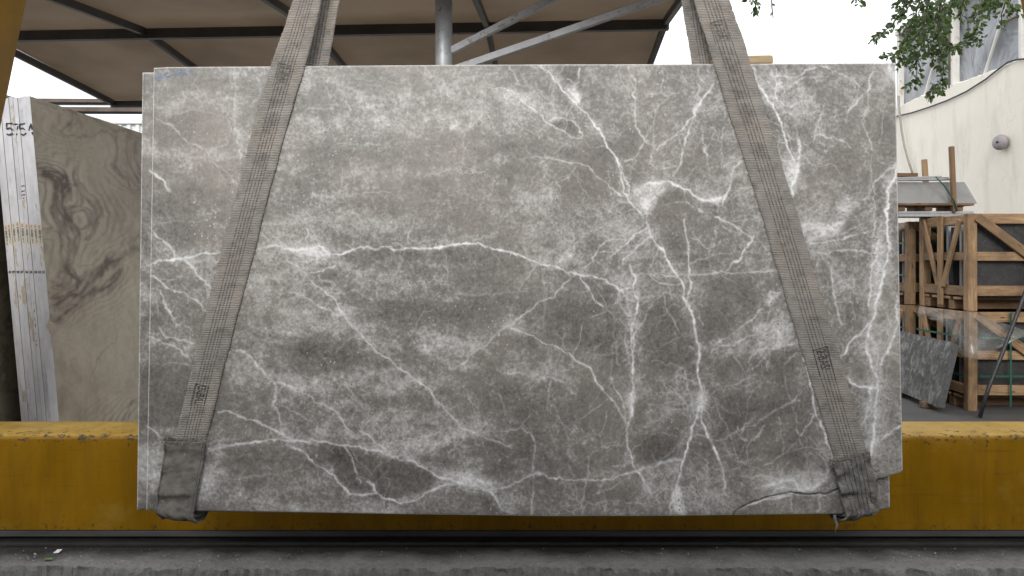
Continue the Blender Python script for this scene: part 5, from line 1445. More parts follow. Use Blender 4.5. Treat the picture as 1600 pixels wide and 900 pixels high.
# face pattern of the outermost slab: brown swirls
FACE_N = Vector((math.cos(LEAN), 0, math.sin(LEAN)))
FACE_P = Vector((bx_, BYF, zb))
UPV = Vector((-math.sin(LEAN), 0, math.cos(LEAN)))
def face_uv(x, y):
    r = Vector(((x - 800) / F, 1, (HY - y) / F))
    lam = (FACE_P - Vector((0, 0, CZ))).dot(FACE_N) / r.dot(FACE_N)
    p = r * lam + Vector((0, 0, CZ)) - FACE_P
    return p.y, p.dot(UPV)
s5 = lambda L: [face_uv(x / 2.904, 130 + y / 2.904) for x, y in L]
s6 = lambda L: [face_uv(x / 2.904, 420 + y / 2.904) for x, y in L]
rng = np.random.default_rng(23)
SWIRL = []
fs = Stone(-0.02, -0.02, LEN + 0.02, HGT + 0.02, 0.006)
for P, w, i, h in (
    (s5([(160,385),(230,383),(285,398),(302,440),(272,500),(280,570),(320,640),(350,690),(330,760),(312,830),(340,870),(375,905)]), 5, .95, .8),
    (s5([(165,405),(230,402),(268,420),(280,450),(255,510),(262,580),(300,650),(330,700),(310,770)]), 4, .6, .5),
    (s5([(180,430),(240,430),(250,470),(235,540),(245,610),(280,680),(290,760)]), 3, .45, .3),
    (s5([(290,490),(330,470),(350,500),(340,540),(300,560),(290,520)]), 3, .45, .2), (s5([(300,590),(350,570),(400,590),(410,630),(380,680)]), 3, .5, .3),
    (s5([(200,680),(250,690),(290,720),(290,800),(270,880)]), 3, .4, .3), (s5([(640,748),(560,785),(480,835),(400,895)]), 6, .9, .7), (s5([(640,700),(560,745),(490,800),(430,850)]), 3, .5, .4),
    (s6([(560,0),(500,60),(440,105),(380,130),(300,190),(235,250)]), 6, .8, .7), (s6([(480,0),(400,80),(320,130),(240,190)]), 5, .8, .7), (s6([(400,0),(350,70),(330,100),(240,110)]), 5, .8, .6), (s6([(320,20),(300,70),(250,80)]), 3, .6, .3),
    (s5([(330,120),(300,200),(280,230),(320,240),(420,230),(520,250)]), 3, .45, .4), (s5([(350,150),(330,190),(300,215)]), 3, .4, .3), (s5([(410,150),(460,190),(540,220),(640,260)]), 4, .5, .5), (s5([(520,240),(530,330),(520,380),(560,430),(600,480)]), 4, .55, .6),
    (s5([(580,240),(570,310),(590,370),(630,440)]), 5, .5, .6), (s5([(620,250),(610,330),(640,400)]), 5, .5, .6), (s5([(360,360),(340,420),(360,460),(420,540),(440,600),(400,700)]), 3, .3, .3), (s5([(170,90),(240,110),(330,130),(380,190)]), 3, .35, .3),
    (s6([(330,370),(310,430)]), 1.5, .5, 0), (s6([(500,360),(440,430),(420,460)]), 1.6, .6, 0), (s6([(265,440),(290,430)]), 1.6, .6, 0), (s6([(620,600),(560,690)]), 4, .5, .3), (s6([(570,260),(500,350)]), 1.5, .35, 0), (s6([(270,570),(280,640)]), 1.5, .5, 0)):
    fs.line(P, w * 1.25, i, h, 2.0)
    if w >= 3: SWIRL.append(P)
NU, NV = 420, 330
lo = fnoise((fs.h, fs.w), 60, 5, 0.6)
fh = np.clip(blur(fs.halo, 4) * 2.2 + blur(fs.halo, 12) * 4, 0, 1)
fvein = np.clip(fs.vein * 0.70 + fh * 0.16, 0, 1)
ftone = 0.5 + 0.11 * lo + 0.05 * fnoise((fs.h, fs.w), 8, 3)
# flow banding: thin bands that run alongside the main swirls
gu = np.arange(fs.w) * 0.006 - 0.02
gt = np.arange(fs.h) * 0.006 - 0.02
best = np.full((fs.h, fs.w), 9.0)
for P in SWIRL:
    Q = fs.path(P, 1.0)
    for (a_, b_) in Q:
        np.minimum(best, np.hypot((gu[None, :] - a_) * 0.2, gt[:, None] - b_), out=best)
warp = fnoise((fs.h, fs.w), 34, 4, 0.6)
bandp = 0.5 + 0.5 * np.cos(best * 300 + warp * 1.5)
amp = np.exp(-best / 0.07) * np.clip(0.75 + 0.4 * fnoise((fs.h, fs.w), 50, 3), 0, 1.3)
fvein = np.clip(fvein + bandp ** 2 * amp * 0.5 + 0.10 * np.clip(np.sin(warp * 6), 0, 1), 0, 1)

sm_ = Mat('cream swirl marble', 0.5, spec=0.25)
t_, v_ = sm_.attr('tone'), sm_.attr('vein')
ov = sm_.coord('Object', rnd=False)
nn_ = sm_.noise(ov, 30, 5, 0.7)
c = sm_.ramp(sm_.math('ADD', t_, sm_.math('MULTIPLY', sm_.math('SUBTRACT', nn_, 0.5), 0.2)), [(0.2, (0.33, 0.275, 0.205)), (0.55, (0.47, 0.413, 0.325)), (0.85, (0.57, 0.51, 0.42))])
c = sm_.mix(v_, c, (0.115, 0.085, 0.068))
sm_.color(c)
M_SWIRL = sm_.m
em_ = Mat('plastered slab edge', 0.85)
ov = em_.coord('Object', (1, 1, 0.35), rnd=True)
n = em_.noise(ov, 26, 5, 0.6)
c = em_.ramp(n, [(0.3, (0.47, 0.475, 0.51)), (0.7, (0.61, 0.61, 0.635))])
c = em_.mix(em_.ramp(em_.noise(ov, 11, 5, 0.7), [(0.595, 0.0), (0.625, 0.75)]), c, (0.36, 0.295, 0.18))
c = em_.mix(em_.ramp(em_.noise(em_.coord('Object', (1, 1, 1), rnd=True), 3.2, 6, 0.6), [(0.57, 0.0), (0.70, 0.55)]), c, (0.20, 0.205, 0.24))
em_.color(c); em_.bump(n, 0.3, 0.004)
M_EDGE = em_.m
M_PAPER = mottled('label paper', (0.52, 0.47, 0.36), (0.60, 0.55, 0.44), 40, 0.8, 0, 0)
M_MARKER = mottled('marker ink', (0.012, 0.012, 0.013), (0.03, 0.03, 0.032), 60, 0.7, 0, 0)
M_RED = mottled('red print', (0.40, 0.24, 0.16), (0.46, 0.28, 0.19), 60, 0.8, 0, 0)

def leaning_slab(k, n_of, xr, y0, length, hgt, zbase, lean, face):
    """slab standing on its long edge; local x = thickness to the left of its right face"""
    if face:
        s = np.linspace(0, 1, NU)[None, :] * length + 0 * np.linspace(0, 1, NV)[:, None]
        t = np.linspace(0, 1, NV)[:, None] * hgt + 0 * s
        co = np.stack([0 * s, s, t], -1).reshape(-1, 3)
        idx = np.arange(NU * NV).reshape(NV, NU)
        q = np.stack([idx[:-1, :-1], idx[:-1, 1:], idx[1:, 1:], idx[1:, :-1]], -1).reshape(-1, 4)
        b = len(co)
        ext = [(0, 0, 0), (0, length, 0), (0, length, hgt), (0, 0, hgt), (-th, 0, 0), (-th, length, 0), (-th, length, hgt), (-th, 0, hgt)]
        faces = [tuple(int(i) for i in f) for f in q] + [tuple(b + i for i in f) for f in ((4, 7, 6, 5), (0, 3, 7, 4), (1, 5, 6, 2), (3, 2, 6, 7), (0, 4, 5, 1))]
        me = mesh_from('marble_slab', [tuple(c) for c in co] + ext, faces)
        for nm, src in (('tone', ftone), ('vein', fvein)):
            val = bilinear(src, (s.ravel() + 0.02) / 0.006, (t.ravel() + 0.02) / 0.006)
            a = me.attributes.new(nm, 'FLOAT', 'POINT')
            a.data.foreach_set('value', np.concatenate([val, np.full(8, 0.35)]).astype(np.float32))
        me.materials.append(M_SWIRL); me.materials.append(M_EDGE)
        mi = np.zeros(len(me.polygons), np.int32); mi[len(q) + 1] = 1
        me.polygons.foreach_set('material_index', mi)
    else:
        ext = [(0, 0, 0), (0, length, 0), (0, length, hgt), (0, 0, hgt), (-th, 0, 0), (-th, length, 0), (-th, length, hgt), (-th, 0, hgt)]
        me = mesh_from('marble_slab', ext, [(0, 1, 2, 3), (4, 7, 6, 5), (0, 3, 7, 4), (1, 5, 6, 2), (3, 2, 6, 7), (0, 4, 5, 1)])
        for nm, val in (('tone', 0.5), ('vein', 0.1)):
            a = me.attributes.new(nm, 'FLOAT', 'POINT')
            a.data.foreach_set('value', [val] * 8)
        me.materials.append(M_SWIRL); me.materials.append(M_EDGE)
        me.polygons.foreach_set('material_index', [0, 0, 1, 0, 0, 0])
    M = Matrix.Translation((xr, y0, zbase)) @ Matrix.Rotation(-lean, 4, 'Y')
    return obj('marble_slab', me, None, None, M), M

NUMS = ['40', '39', '38', '37', '36', '35', '34', '33', '31']
LSL = []
offs = [0.010, 0.0, 0.004, 0.002, 0.006, 0.0, 0.004, 0.001, 0.0]
for k in range(9):
    xr = bx_ - (8 - k) * pitch - (0.004 if k < 5 else 0)
    o, M = leaning_slab(k, 9, xr, BYF + offs[k], LEN, HGT + (0.0 if k == 8 else [0.012, 0.02, -0.006, -0.012, -0.004, -0.01, -0.006, 0.0][k]), zb, LEAN, k == 8)
    tag(o, ['pale marble slab, outermost of the leaning bundle on the yellow leg side',
            'pale marble slab between the outermost one and the first big painted five',
            'pale marble slab whose edge carries the first big painted five',
            'pale marble slab between the first painted five and the painted seven',
            'pale marble slab whose edge carries the painted seven and black tally marks',
            'pale marble slab with pencilled signs down the lower part of its edge',
            'pale marble slab whose edge carries the second big painted five',
            'pale marble slab between the second painted five and the brown swirled face',
            'pale marble slab showing its wide brown swirled face, last of the leaning bundle'][k], 'marble slab', 'slabs in the leaning pale bundle')
    LSL.append((o, M))
    # barcode label and its print, on the slab's end
    def on_end(xc, zc, dy=-0.0008):
        B = Matrix(((1, 0, 0, xc), (0, 0, -1, dy), (0, 1, 0, zc), (0, 0, 0, 1)))
        return M @ B
    def local_z(py): return (W(0, py, BYF).z - zb) / math.cos(LEAN)
    zl = local_z(364 + random.uniform(-2, 2) + (3 if k in (0, 8) else 0))
    lab = obj('barcode_label', mesh_from('barcode_label', [(-.008, -.062, 0), (.008, -.062, 0), (.008, .062, 0), (-.008, .062, 0)], [(0, 1, 2, 3)]), M_PAPER, o, on_end(-th / 2, zl))
    bv, bf = [], []
    z_ = 0.028
    while z_ > -0.05:
        h_ = random.uniform(0.0012, 0.004); w_ = random.uniform(0.004, 0.0066) if z_ > -0.012 else random.uniform(0.001, 0.004)
        x_ = 0 if z_ > -0.012 else random.uniform(-0.003, 0.003)
        b = len(bv); bv += [(x_ - w_, z_ - h_, 0), (x_ + w_, z_ - h_, 0), (x_ + w_, z_, 0), (x_ - w_, z_, 0)]; bf.append((b, b + 1, b + 2, b + 3))
        z_ -= h_ + random.uniform(0.001, 0.0028)
    obj('label_print', mesh_from('label_print', bv, bf), M_MARKER, lab, on_end(-th / 2, zl, -0.0014))
    obj('label_heading', mesh_from('label_heading', [(-.005, .034, 0), (.004, .036, 0), (.004, .055, 0), (-.005, .053, 0)], [(0, 1, 2, 3)]), M_RED, lab, on_end(-th / 2, zl, -0.0014))
    obj('written_number', text_mesh('written_number', NUMS[k], 0.019, 0.9, 0.0006), M_MARKER, o, on_end(-th / 2 + 0.001, local_z(425), -0.0012))
# large painted digits across the ends, thick broken brush strokes
def end_pt(x, y):
    return W(x, y, BYF - 0.0016)
DIG = {2: [[(20,192.5),(9.5,193)], [(10,193),(10.5,202)], [(10.5,202),(15,199.5),(19,203)], [(10,209),(14,211),(20,208)]], 4: [[(21.5,194),(28,194)], [(28,197),(26.5,203)], [(26,208),(26,211)]], 6: [[(39,193),(30,194)], [(30,194),(30.5,202)], [(31,201),(35,199.5),(38.5,203)], [(32,209),(36,211),(41,208)]], 8: [[(45,204),(48.3,192.5),(50.2,203)], [(50,206),(51,211)]]}
for k, stks in DIG.items():
    o, M = LSL[k]
    obj('painted_digit', stroke_mesh('painted_digit', stks, 0.0085, end_pt, (0, -1, 0)), M_MARKER, o)
for sk in ([(33.5, 291), (38.5, 290)], [(33.5, 299), (38.5, 298)], [(34, 305), (39, 304)], [(36, 310), (38, 309)]):
    obj('tally_mark', stroke_mesh('tally_mark', [sk], 0.007, end_pt, (0, -1, 0)), M_MARKER, LSL[4][0])
for sk in ([(53, 484), (54, 488)], [(54, 497), (55, 501)], [(55, 506), (55.5, 512)], [(55, 520), (56.5, 522)], [(57, 531), (56, 534)], [(56.5, 537), (58, 541)]):
    obj('pencil_sign', stroke_mesh('pencil_sign', [sk], 0.004, end_pt, (0, -1, 0)), M_MARKER, LSL[5][0])
# timbers the bundle stands on
for y_ in (4.7, 6.2):
    t = bar('bearer_timber', (bx_ - 0.7, y_, GZ + 0.05), (bx_ + 0.25, y_, GZ + 0.05), 0.12, 0.096, M_WOOD_OLD)
    tag(t, 'square bearer timber under the leaning pale marble bundle', 'timber', 'bearers under the marble bundle')
# darker bundle further left
for k in range(4):
    o, M = leaning_slab(k, 4, bx_ - 0.33 - k * 0.026, 3.95 + 0.01 * k, 2.6, HGT * 0.90, zb, LEAN * 0.9, False)
    o.data.materials[0] = None
    o.data.materials.clear(); o.data.materials.append(M_MARBLE_D if False else None)
    tag(o, 'dull olive marble slab in the bundle behind the numbered slabs', 'marble slab', 'slabs of the dull bundle')
    dk = o.data
    dk.materials.clear()
    LSL.append((o, M))
dm = Mat('dull olive marble', 0.35)
ov = dm.coord('Object', (1, 1, 1))
n = dm.noise(ov, 3.0, 6, 0.6, 2.0)
dm.color(dm.ramp(n, [(0.35, (0.12, 0.105, 0.075)), (0.52, (0.23, 0.21, 0.165)), (0.62, (0.13, 0.115, 0.09)), (0.7, (0.26, 0.24, 0.19))]))
for o, M in LSL[9:]:
    o.data.materials.append(dm.m)
    o.data.polygons.foreach_set('material_index', [0] * 6)

# ------------------------------------------------------------------ white wall and enclosure on the right
WX = 4.90
plm = Mat('white lime render', 0.9)
ov = plm.coord('Object')
a = plm.noise(ov, 0.9, 6, 0.6)
b = plm.noise(ov, 40, 4, 0.7)
c = plm.ramp(a, [(0.3, (0.80, 0.75, 0.655)), (0.7, (0.88, 0.84, 0.755))])
stn = plm.noise(plm.coord('Object', (1, 2.2, 0.45)), 2.0, 7, 0.65)
c = plm.mix(plm.ramp(stn, [(0.52, 0.0), (0.72, 0.6)]), c, (0.56, 0.515, 0.43))
flk = plm.noise(ov, 2.6, 5, 0.65)
c = plm.mix(plm.ramp(flk, [(0.70, 0.0), (0.715, 0.6)]), c, (0.47, 0.49, 0.52))
cr_ = plm.node('ShaderNodeTexVoronoi', feature='DISTANCE_TO_EDGE'); cr_.inputs['Scale'].default_value = 1.4
dv = plm.node('ShaderNodeVectorMath', operation='ADD'); nz = plm.node('ShaderNodeTexNoise'); nz.inputs['Scale'].default_value = 3.0; nz.inputs['Detail'].default_value = 5
plm.link(ov, nz.inputs['Vector']); plm.link(ov, dv.inputs[0]); plm.link(nz.outputs['Color'], dv.inputs[1]); plm.link(dv.outputs[0], cr_.inputs['Vector'])
c = plm.mix(plm.math('MULTIPLY', plm.ramp(cr_.outputs['Distance'], [(0.002, 1.0), (0.008, 0.0)]), 0.18), c, (0.42, 0.38, 0.31))
plm.color(c); plm.bump(plm.math('ADD', plm.math('MULTIPLY', b, 0.5), flk), 0.14, 0.006)
M_RENDER = plm.m
ZW = CZ + 1.90
NXW, NZW = 220, 40
vv, fc = [], []
for i in range(NXW):
    y = 4.2 + (16.0 - 4.2) * i / (NXW - 1)
    wob = 0.012 * math.sin(y * 3.1) + random.gauss(0, 0.004)
    for j in range(NZW):
        z = GZ + (ZW + wob - GZ) * j / (NZW - 1)
        vv.append((WX + random.gauss(0, 0.0005), y, z))
    vv.append((WX + 0.02, y, ZW + wob + 0.012)); vv.append((WX + 0.24, y, ZW + wob + 0.012)); vv.append((WX + 0.26, y, GZ))
R_ = NZW + 3
for i in range(NXW - 1):
    for j in range(R_ - 1):
        a = i * R_ + j
        fc.append((a, a + 1, a + R_ + 1, a + R_))
fc.append(tuple((NXW - 1) * R_ + j for j in range(R_)))
fc.append(tuple(j for j in range(R_ - 1, -1, -1)))
wall = obj('rendered_wall', mesh_from('rendered_wall', vv, fc), M_RENDER, None, smooth=False)
tag(wall, 'old white rendered wall with flaking patches behind the timber crates', 'wall')

M_WPAINT = mottled('weathered white frame paint', (0.60, 0.58, 0.54), (0.72, 0.71, 0.68), 5, 0.6, 0, 0.1, spots=(0.40, 0.28, 0.17), spot_scale=9, spot_at=(0.6, 0.68))
fm = Mat('cloudy plastic sheet', 0.22)
ov = fm.coord('Object', (1, 1, 0.5))
n = fm.noise(ov, 1.6, 4, 0.55, 1.2)
fm.color(fm.ramp(n, [(0.3, (0.23, 0.245, 0.265)), (0.7, (0.38, 0.395, 0.415))]))
fm.bump(n, 0.9, 0.12)
M_FILMW = fm.m
enc = empty('enclosure', (WX + 0.12, 8.2, ZW), 'plastic sheeted enclosure with white posts standing on the white wall', 'enclosure')
EX = WX + 0.03
def EY(x): return EX * F / (x - 800.0)
ZE = W(0, 52, EY(1405)).z
ys = [EY(1405.5), EY(1491), EY(1598), EY(1598) - 1.1]
for k, y_ in enumerate(ys):
    box_at('post', EX - 0.03, EX + 0.05, y_ - 0.022, y_ + 0.022, ZW - 0.02, ZE, M_WPAINT, enc, 0.005)
    if k == 1: box_at('post', EX - 0.035, EX + 0.045, y_ + 0.03, y_ + 0.06, ZW - 0.02, ZE, M_BROWNRUST, enc, 0.005)
for k in range(3):
    ya, yb = ys[k + 1] - 0.1, ys[k] + 0.02
    N = 26
    vv, fc = [], []
    ph = random.uniform(0, 6)
    for i in range(N):
        for j in range(N):
            u, t = i / (N - 1), j / (N - 1)
            bulge = 0.02 * math.sin(u * 5 + t * 7 + ph) * math.sin(t * 3.1) + 0.012 * math.sin((u + t) * 13 + ph)
            vv.append((EX + 0.075 + bulge, ya + (yb - ya) * u, ZW - 0.01 + (ZE - ZW) * t))
    for i in range(N - 1):
        for j in range(N - 1):
            a = i * N + j
            fc.append((a, a + 1, a + N + 1, a + N))
    obj('plastic_sheet', mesh_from('plastic_sheet', vv, fc), M_FILMW, enc, smooth=True)
    # slanting strut and short rail
    zl = lambda f: ZW + (ZE - ZW) * f
    bar('strut', (EX + 0.02, ya + (yb - ya) * 0.58, zl(0.0)), (EX + 0.02, ya + (yb - ya) * 0.18, zl(0.93)), 0.024, 0.024, M_WPAINT, enc)
    bar('short_rail', (EX + 0.02, ya, zl(0.48)), (EX + 0.02, ya + (yb - ya) * 0.37, zl(0.48)), 0.02, 0.02, M_WOOD_OLD, enc)
bar('top_rail', (EX, ys[-1], ZE), (EX, ys[0] + 0.04, ZE), 0.08, 0.06, M_WPAINT, enc)
box_at('end_panel', EX + 0.06, EX + 1.0, ys[0] + 0.03, ys[0] + 0.06, ZW - 0.01, ZE - 0.02, M_GALV, enc, 0.0)

# black cable drooping along the wall
def on_wall(x, y, off=0.02):
    Y = (WX - off) * F / (x - 800.0)
    return W(x, y, Y)
cab = [on_wall(x, y) for x, y in ((1392, 184), (1408, 180), (1425, 176), (1450, 168), (1480, 157), (1510, 143), (1540, 124), (1560, 108), (1575, 97), (1588, 93), (1600, 92), (1640, 78))]
tag(obj('cable', tube_mesh('cable', cab, 0.0085, 7), M_BLACK), 'black cable drooping along the top of the white wall', 'cable')
hose = [on_wall(x, y, 0.05) for x, y in ((1404, 150), (1406, 180), (1409, 205), (1413, 228), (1419, 250), (1427, 274))]
M_HOSE = mottled('grey hose', (0.22, 0.21, 0.18), (0.32, 0.30, 0.26), 20, 0.6, 0, 0.1)
tag(obj('hose', tube_mesh('hose', hose, 0.013, 8), M_HOSE), 'thin grey hose hanging down the white wall', 'hose')
# round alarm bell
M_BELL = mottled('faded mauve bell paint', (0.27, 0.24, 0.26), (0.36, 0.33, 0.34), 14, 0.5, 0.1, 0.1)
bc = on_wall(1569, 223, 0.0)
bell = empty('alarm_bell', bc, 'round faded mauve alarm bell mounted on the white wall', 'bell')
BM = Matrix.Translation(bc) @ Matrix.Rotation(math.radians(24), 4, 'Z') @ Matrix.Rotation(-math.pi / 2, 4, 'Y') @ Matrix.Scale(0.86, 4)
obj('gong', lathe_mesh('gong', [(0.035, 0.05), (0.088, 0.052), (0.091, 0.065), (0.088, 0.085), (0.072, 0.108), (0.04, 0.12), (0.012, 0.123)], 32), M_BELL, bell, BM)
obj('back_box', lathe_mesh('back_box', [(0.062, 0.0), (0.066, 0.03), (0.05, 0.052)], 20), M_HOSE, bell, BM)
obj('centre_nut', lathe_mesh('centre_nut', [(0.014, 0.118), (0.014, 0.130), (0.008, 0.134)], 10), M_BLACK, bell, BM)

yw = box_at('yard_wall', -14.0, WX + 0.2, 16.05, 16.30, GZ, 2.55, M_RENDER, None, 0.01)
tag(yw, 'low cream rendered wall closing the yard far behind the canopy', 'wall')
# ------------------------------------------------------------------ timber crates with stone
def stone_mat(name, c0, c1, c2, scale=4, rough=0.6):
    m = Mat(name, rough)
    v = m.coord('Object', rnd=True)
    n = m.noise(v, scale, 7, 0.65, 0.6)
    c = m.ramp(n, [(0.3, c0), (0.6, c1)])
    vn = m.node('ShaderNodeTexVoronoi', feature='DISTANCE_TO_EDGE')
    vn.inputs['Scale'].default_value = scale * 1.1
    dv = m.node('ShaderNodeVectorMath', operation='ADD'); nz = m.node('ShaderNodeTexNoise'); nz.inputs['Scale'].default_value = scale; nz.inputs['Detail'].default_value = 6
    m.link(v, nz.inputs['Vector']); m.link(v, dv.inputs[0]); m.link(nz.outputs['Color'], dv.inputs[1]); m.link(dv.outputs[0], vn.inputs['Vector'])
    c = m.mix(m.math('MULTIPLY', m.ramp(vn.outputs['Distance'], [(0.003, 1.0), (0.03, 0.0)]), 0.45), c, c2)
    m.color(c)
    m.bump(m.noise(v, scale * 14, 4, 0.7), 0.25, 0.004)
    return m.m
M_SLATE = stone_mat('dark slate', (0.016, 0.016, 0.017), (0.035, 0.035, 0.036), (0.10, 0.10, 0.103), 5)
M_PALESTONE = stone_mat('pale blue grey stone', (0.30, 0.305, 0.318), (0.41, 0.415, 0.425), (0.52, 0.52, 0.525), 5)
M_GREYSTONE = stone_mat('plain grey stone', (0.20, 0.20, 0.20), (0.27, 0.27, 0.265), (0.34, 0.34, 0.34), 6, 0.55)
cs = Mat('cloudy dark grey marble', 0.55)
cv = cs.coord('Object', (1, 1, 0.8), rnd=True)
cn = cs.noise(cv, 13, 8, 0.72, 0.8)
cc = cs.ramp(cn, [(0.36, (0.018, 0.018, 0.02)), (0.50, (0.085, 0.083, 0.082)), (0.64, (0.27, 0.265, 0.26))])
cs.color(cs.mix(cs.ramp(cs.noise(cv, 45, 4, 0.7), [(0.4, 0.0), (0.7, 0.5)]), cc, (0.03, 0.03, 0.032)))
cs.bump(cn, 0.15, 0.004)
M_SAWNDARK = mottled('dark sawn edge', (0.06, 0.06, 0.065), (0.12, 0.12, 0.125), 40, 0.8, 0, 0.2)
M_CLOUDSTONE = cs.m

def crate(x0, x1, y0, y1, z0, z1, label, where, bands=True):
    root = empty('timber_crate', ((x0 + x1) / 2, (y0 + y1) / 2, z0), label, 'crate', 'timber crates by the white wall')
    pw = 0.075
    H = z1 - z0
    J = lambda s=0.004: random.uniform(-s, s)
    # corner posts
    for (px_, sx_) in ((x0, 1), (x1, -1)):
        for (py_, sy_) in ((y0, 1), (y1, -1)):
            bar('post', (px_ + sx_ * pw / 2 + J(), py_ + sy_ * 0.035 + J(), z0), (px_ + sx_ * pw / 2 + J(), py_ + sy_ * 0.035 + J(), z1), 0.07, pw, M_WOOD, root, (1, 0, 0), rough=0.0012)
    zs = [(z1 - 0.045, 0.085), (z0 + H * 0.56, 0.075), (z0 + H * 0.205, 0.085)]
    for z, h in zs:
        bar('rail', (x0 + pw, y0 + 0.018, z + J()), (x1 - pw, y0 + 0.018, z + J()), 0.03, h, M_WOOD, root, rough=0.001)
        bar('rail', (x0 + pw, y1 - 0.018, z + J()), (x1 - pw, y1 - 0.018, z + J()), 0.03, h, M_WOOD, root, rough=0.001)
        bar('rail', (x0 + 0.018, y0 + 0.07, z + J()), (x0 + 0.018, y1 - 0.07, z + J()), 0.03, h * 0.95, M_WOOD, root, rough=0.001)
        bar('rail', (x1 - 0.018, y0 + 0.07, z + J()), (x1 - 0.018, y1 - 0.07, z + J()), 0.03, h, M_WOOD, root, rough=0.001)
    # front diagonal
    bar('diagonal', (x0 + pw * 0.9, y0 - 0.013, z1 - 0.03), (x1 - pw, y0 - 0.013, z0 + H * 0.17), 0.024, 0.075, M_WOOD, root, (0, 0, 1), rough=0.001)
    # V braces and centre upright on the side that faces the hanging slab
    ym_ = (y0 + y1) / 2 + 0.01
    bar('upright', (x0 - 0.013, ym_, z0 + 0.03), (x0 - 0.013, ym_, z1 + J()), 0.062, 0.024, M_WOOD, root, (1, 0, 0), rough=0.001)
    bar('brace', (x0 - 0.012, y0 + 0.10, z1 - 0.05), (x0 - 0.012, ym_ - 0.035, z0 + H * 0.24), 0.05, 0.022, M_WOOD, root, (1, 0, 0), rough=0.001)
    bar('brace', (x0 - 0.012, y1 - 0.08, z1 - 0.02), (x0 - 0.012, ym_ + 0.035, z0 + H * 0.24), 0.05, 0.022, M_WOOD, root, (1, 0, 0), rough=0.001)
    # floor boards and skids
    for k in range(4):
        yb = y0 + 0.17 + (y1 - y0 - 0.26) * k / 3
        bar('floor_board', (x0 + 0.005, yb, z0 + H * 0.12), (x1 - 0.005, yb, z0 + H * 0.12), 0.11, 0.022, M_WOOD, root, rough=0.001)
    for yb in (y0 + 0.26, (y0 + y1) / 2 + 0.06, y1 - 0.12):
        bar('skid', (x0 + 0.01, yb, z0 + H * 0.05), (x1 - 0.01, yb, z0 + H * 0.05), 0.08, H * 0.1 - 0.004, M_WOOD_OLD, root)
    if bands:
        for z in (z0 + H * 0.74, z0 + H * 0.355):
            bar('strapping_band', (x0 + pw, y0 - 0.030, z), (x1 - pw, y0 - 0.030, z), 0.003, 0.016, M_BAND, root, bevel=0)
            bar('strapping_band', (x0 - 0.030, y0 + 0.02, z), (x0 - 0.030, y1 - 0.02, z), 0.003, 0.016, M_BAND, root, (0, 0, 1), bevel=0)
        xb = x0 + 0.33
        bar('strapping_band', (xb, y0 - 0.033, z0 + H * 0.05), (xb, y0 - 0.033, z1 - 0.005), 0.016, 0.003, M_BAND, root, (0, 1, 0), bevel=0)
    # stone slabs standing inside
    for k in range(7):
        ya = y0 + 0.055 + k * (y1 - y0 - 0.15) / 6.6
        t = 0.03 if k else 0.035
        sl = box_at('stone_slab', x0 + 0.055 + (0.0 if k == 0 else random.uniform(0, 0.05)), x1 - 0.06, ya, ya + t, z0 + H * 0.135, z1 - 0.05 - random.uniform(0, 0.06), M_SLATE if k in (0, 1, 3, 5) else M_PALESTONE, None, 0.002)
        kd = 'dark slate slab' if k in (0, 1, 3, 5) else 'pale blue grey stone slab'
        tag(sl, (kd + ' behind the front diagonal of ' + where) if k == 0 else (kd + ' standing upright inside ' + where), 'stone slab', kd + 's in ' + where)
    return root
CX = W(1513, 400, 6.2).x
ZU0, ZU1 = W(0, 486, 6.2).z, W(0, 333.5, 6.2).z
crate(CX, 4.86, 6.2, 6.945, ZU0, ZU1, 'upper timber crate of dark slate slabs with open V braced side', 'the upper front crate', False)
crate(CX - 0.015, 4.86, 6.17, 6.93, GZ, ZU0 - 0.004, 'lower timber crate with green bands and torn plastic film', 'the film covered lower crate', True)
crate(CX - 0.06, 4.80, 7.03, 7.80, GZ, ZU0 - 0.006, 'lower timber crate further back beside the white wall', 'the rear lower crate', True)
crate(CX - 0.06, 4.80, 7.03, 7.80, ZU0, ZU1 - 0.03, 'upper timber crate further back beneath the pallet of grey offcuts', 'the rear upper crate', True)

# torn film over the lower crate's corner
pf = bpy.data.materials.new('thin plastic film')
pf.use_nodes = True
nt = pf.node_tree
nt.nodes.clear()
out = nt.nodes.new('ShaderNodeOutputMaterial')
tr = nt.nodes.new('ShaderNodeBsdfTransparent')
gl = nt.nodes.new('ShaderNodeBsdfGlossy'); gl.inputs['Roughness'].default_value = 0.3; gl.inputs['Color'].default_value = (0.9, 0.9, 0.9, 1)
df = nt.nodes.new('ShaderNodeBsdfDiffuse'); df.inputs['Color'].default_value = (0.55, 0.54, 0.52, 1)
m1 = nt.nodes.new('ShaderNodeMixShader'); m1.inputs[0].default_value = 0.25
m2 = nt.nodes.new('ShaderNodeMixShader'); m2.inputs[0].default_value = 0.2
nt.links.new(df.outputs[0], m1.inputs[1]); nt.links.new(gl.outputs[0], m1.inputs[2])
nt.links.new(tr.outputs[0], m2.inputs[1]); nt.links.new(m1.outputs[0], m2.inputs[2])
nt.links.new(m2.outputs[0], out.inputs['Surface'])
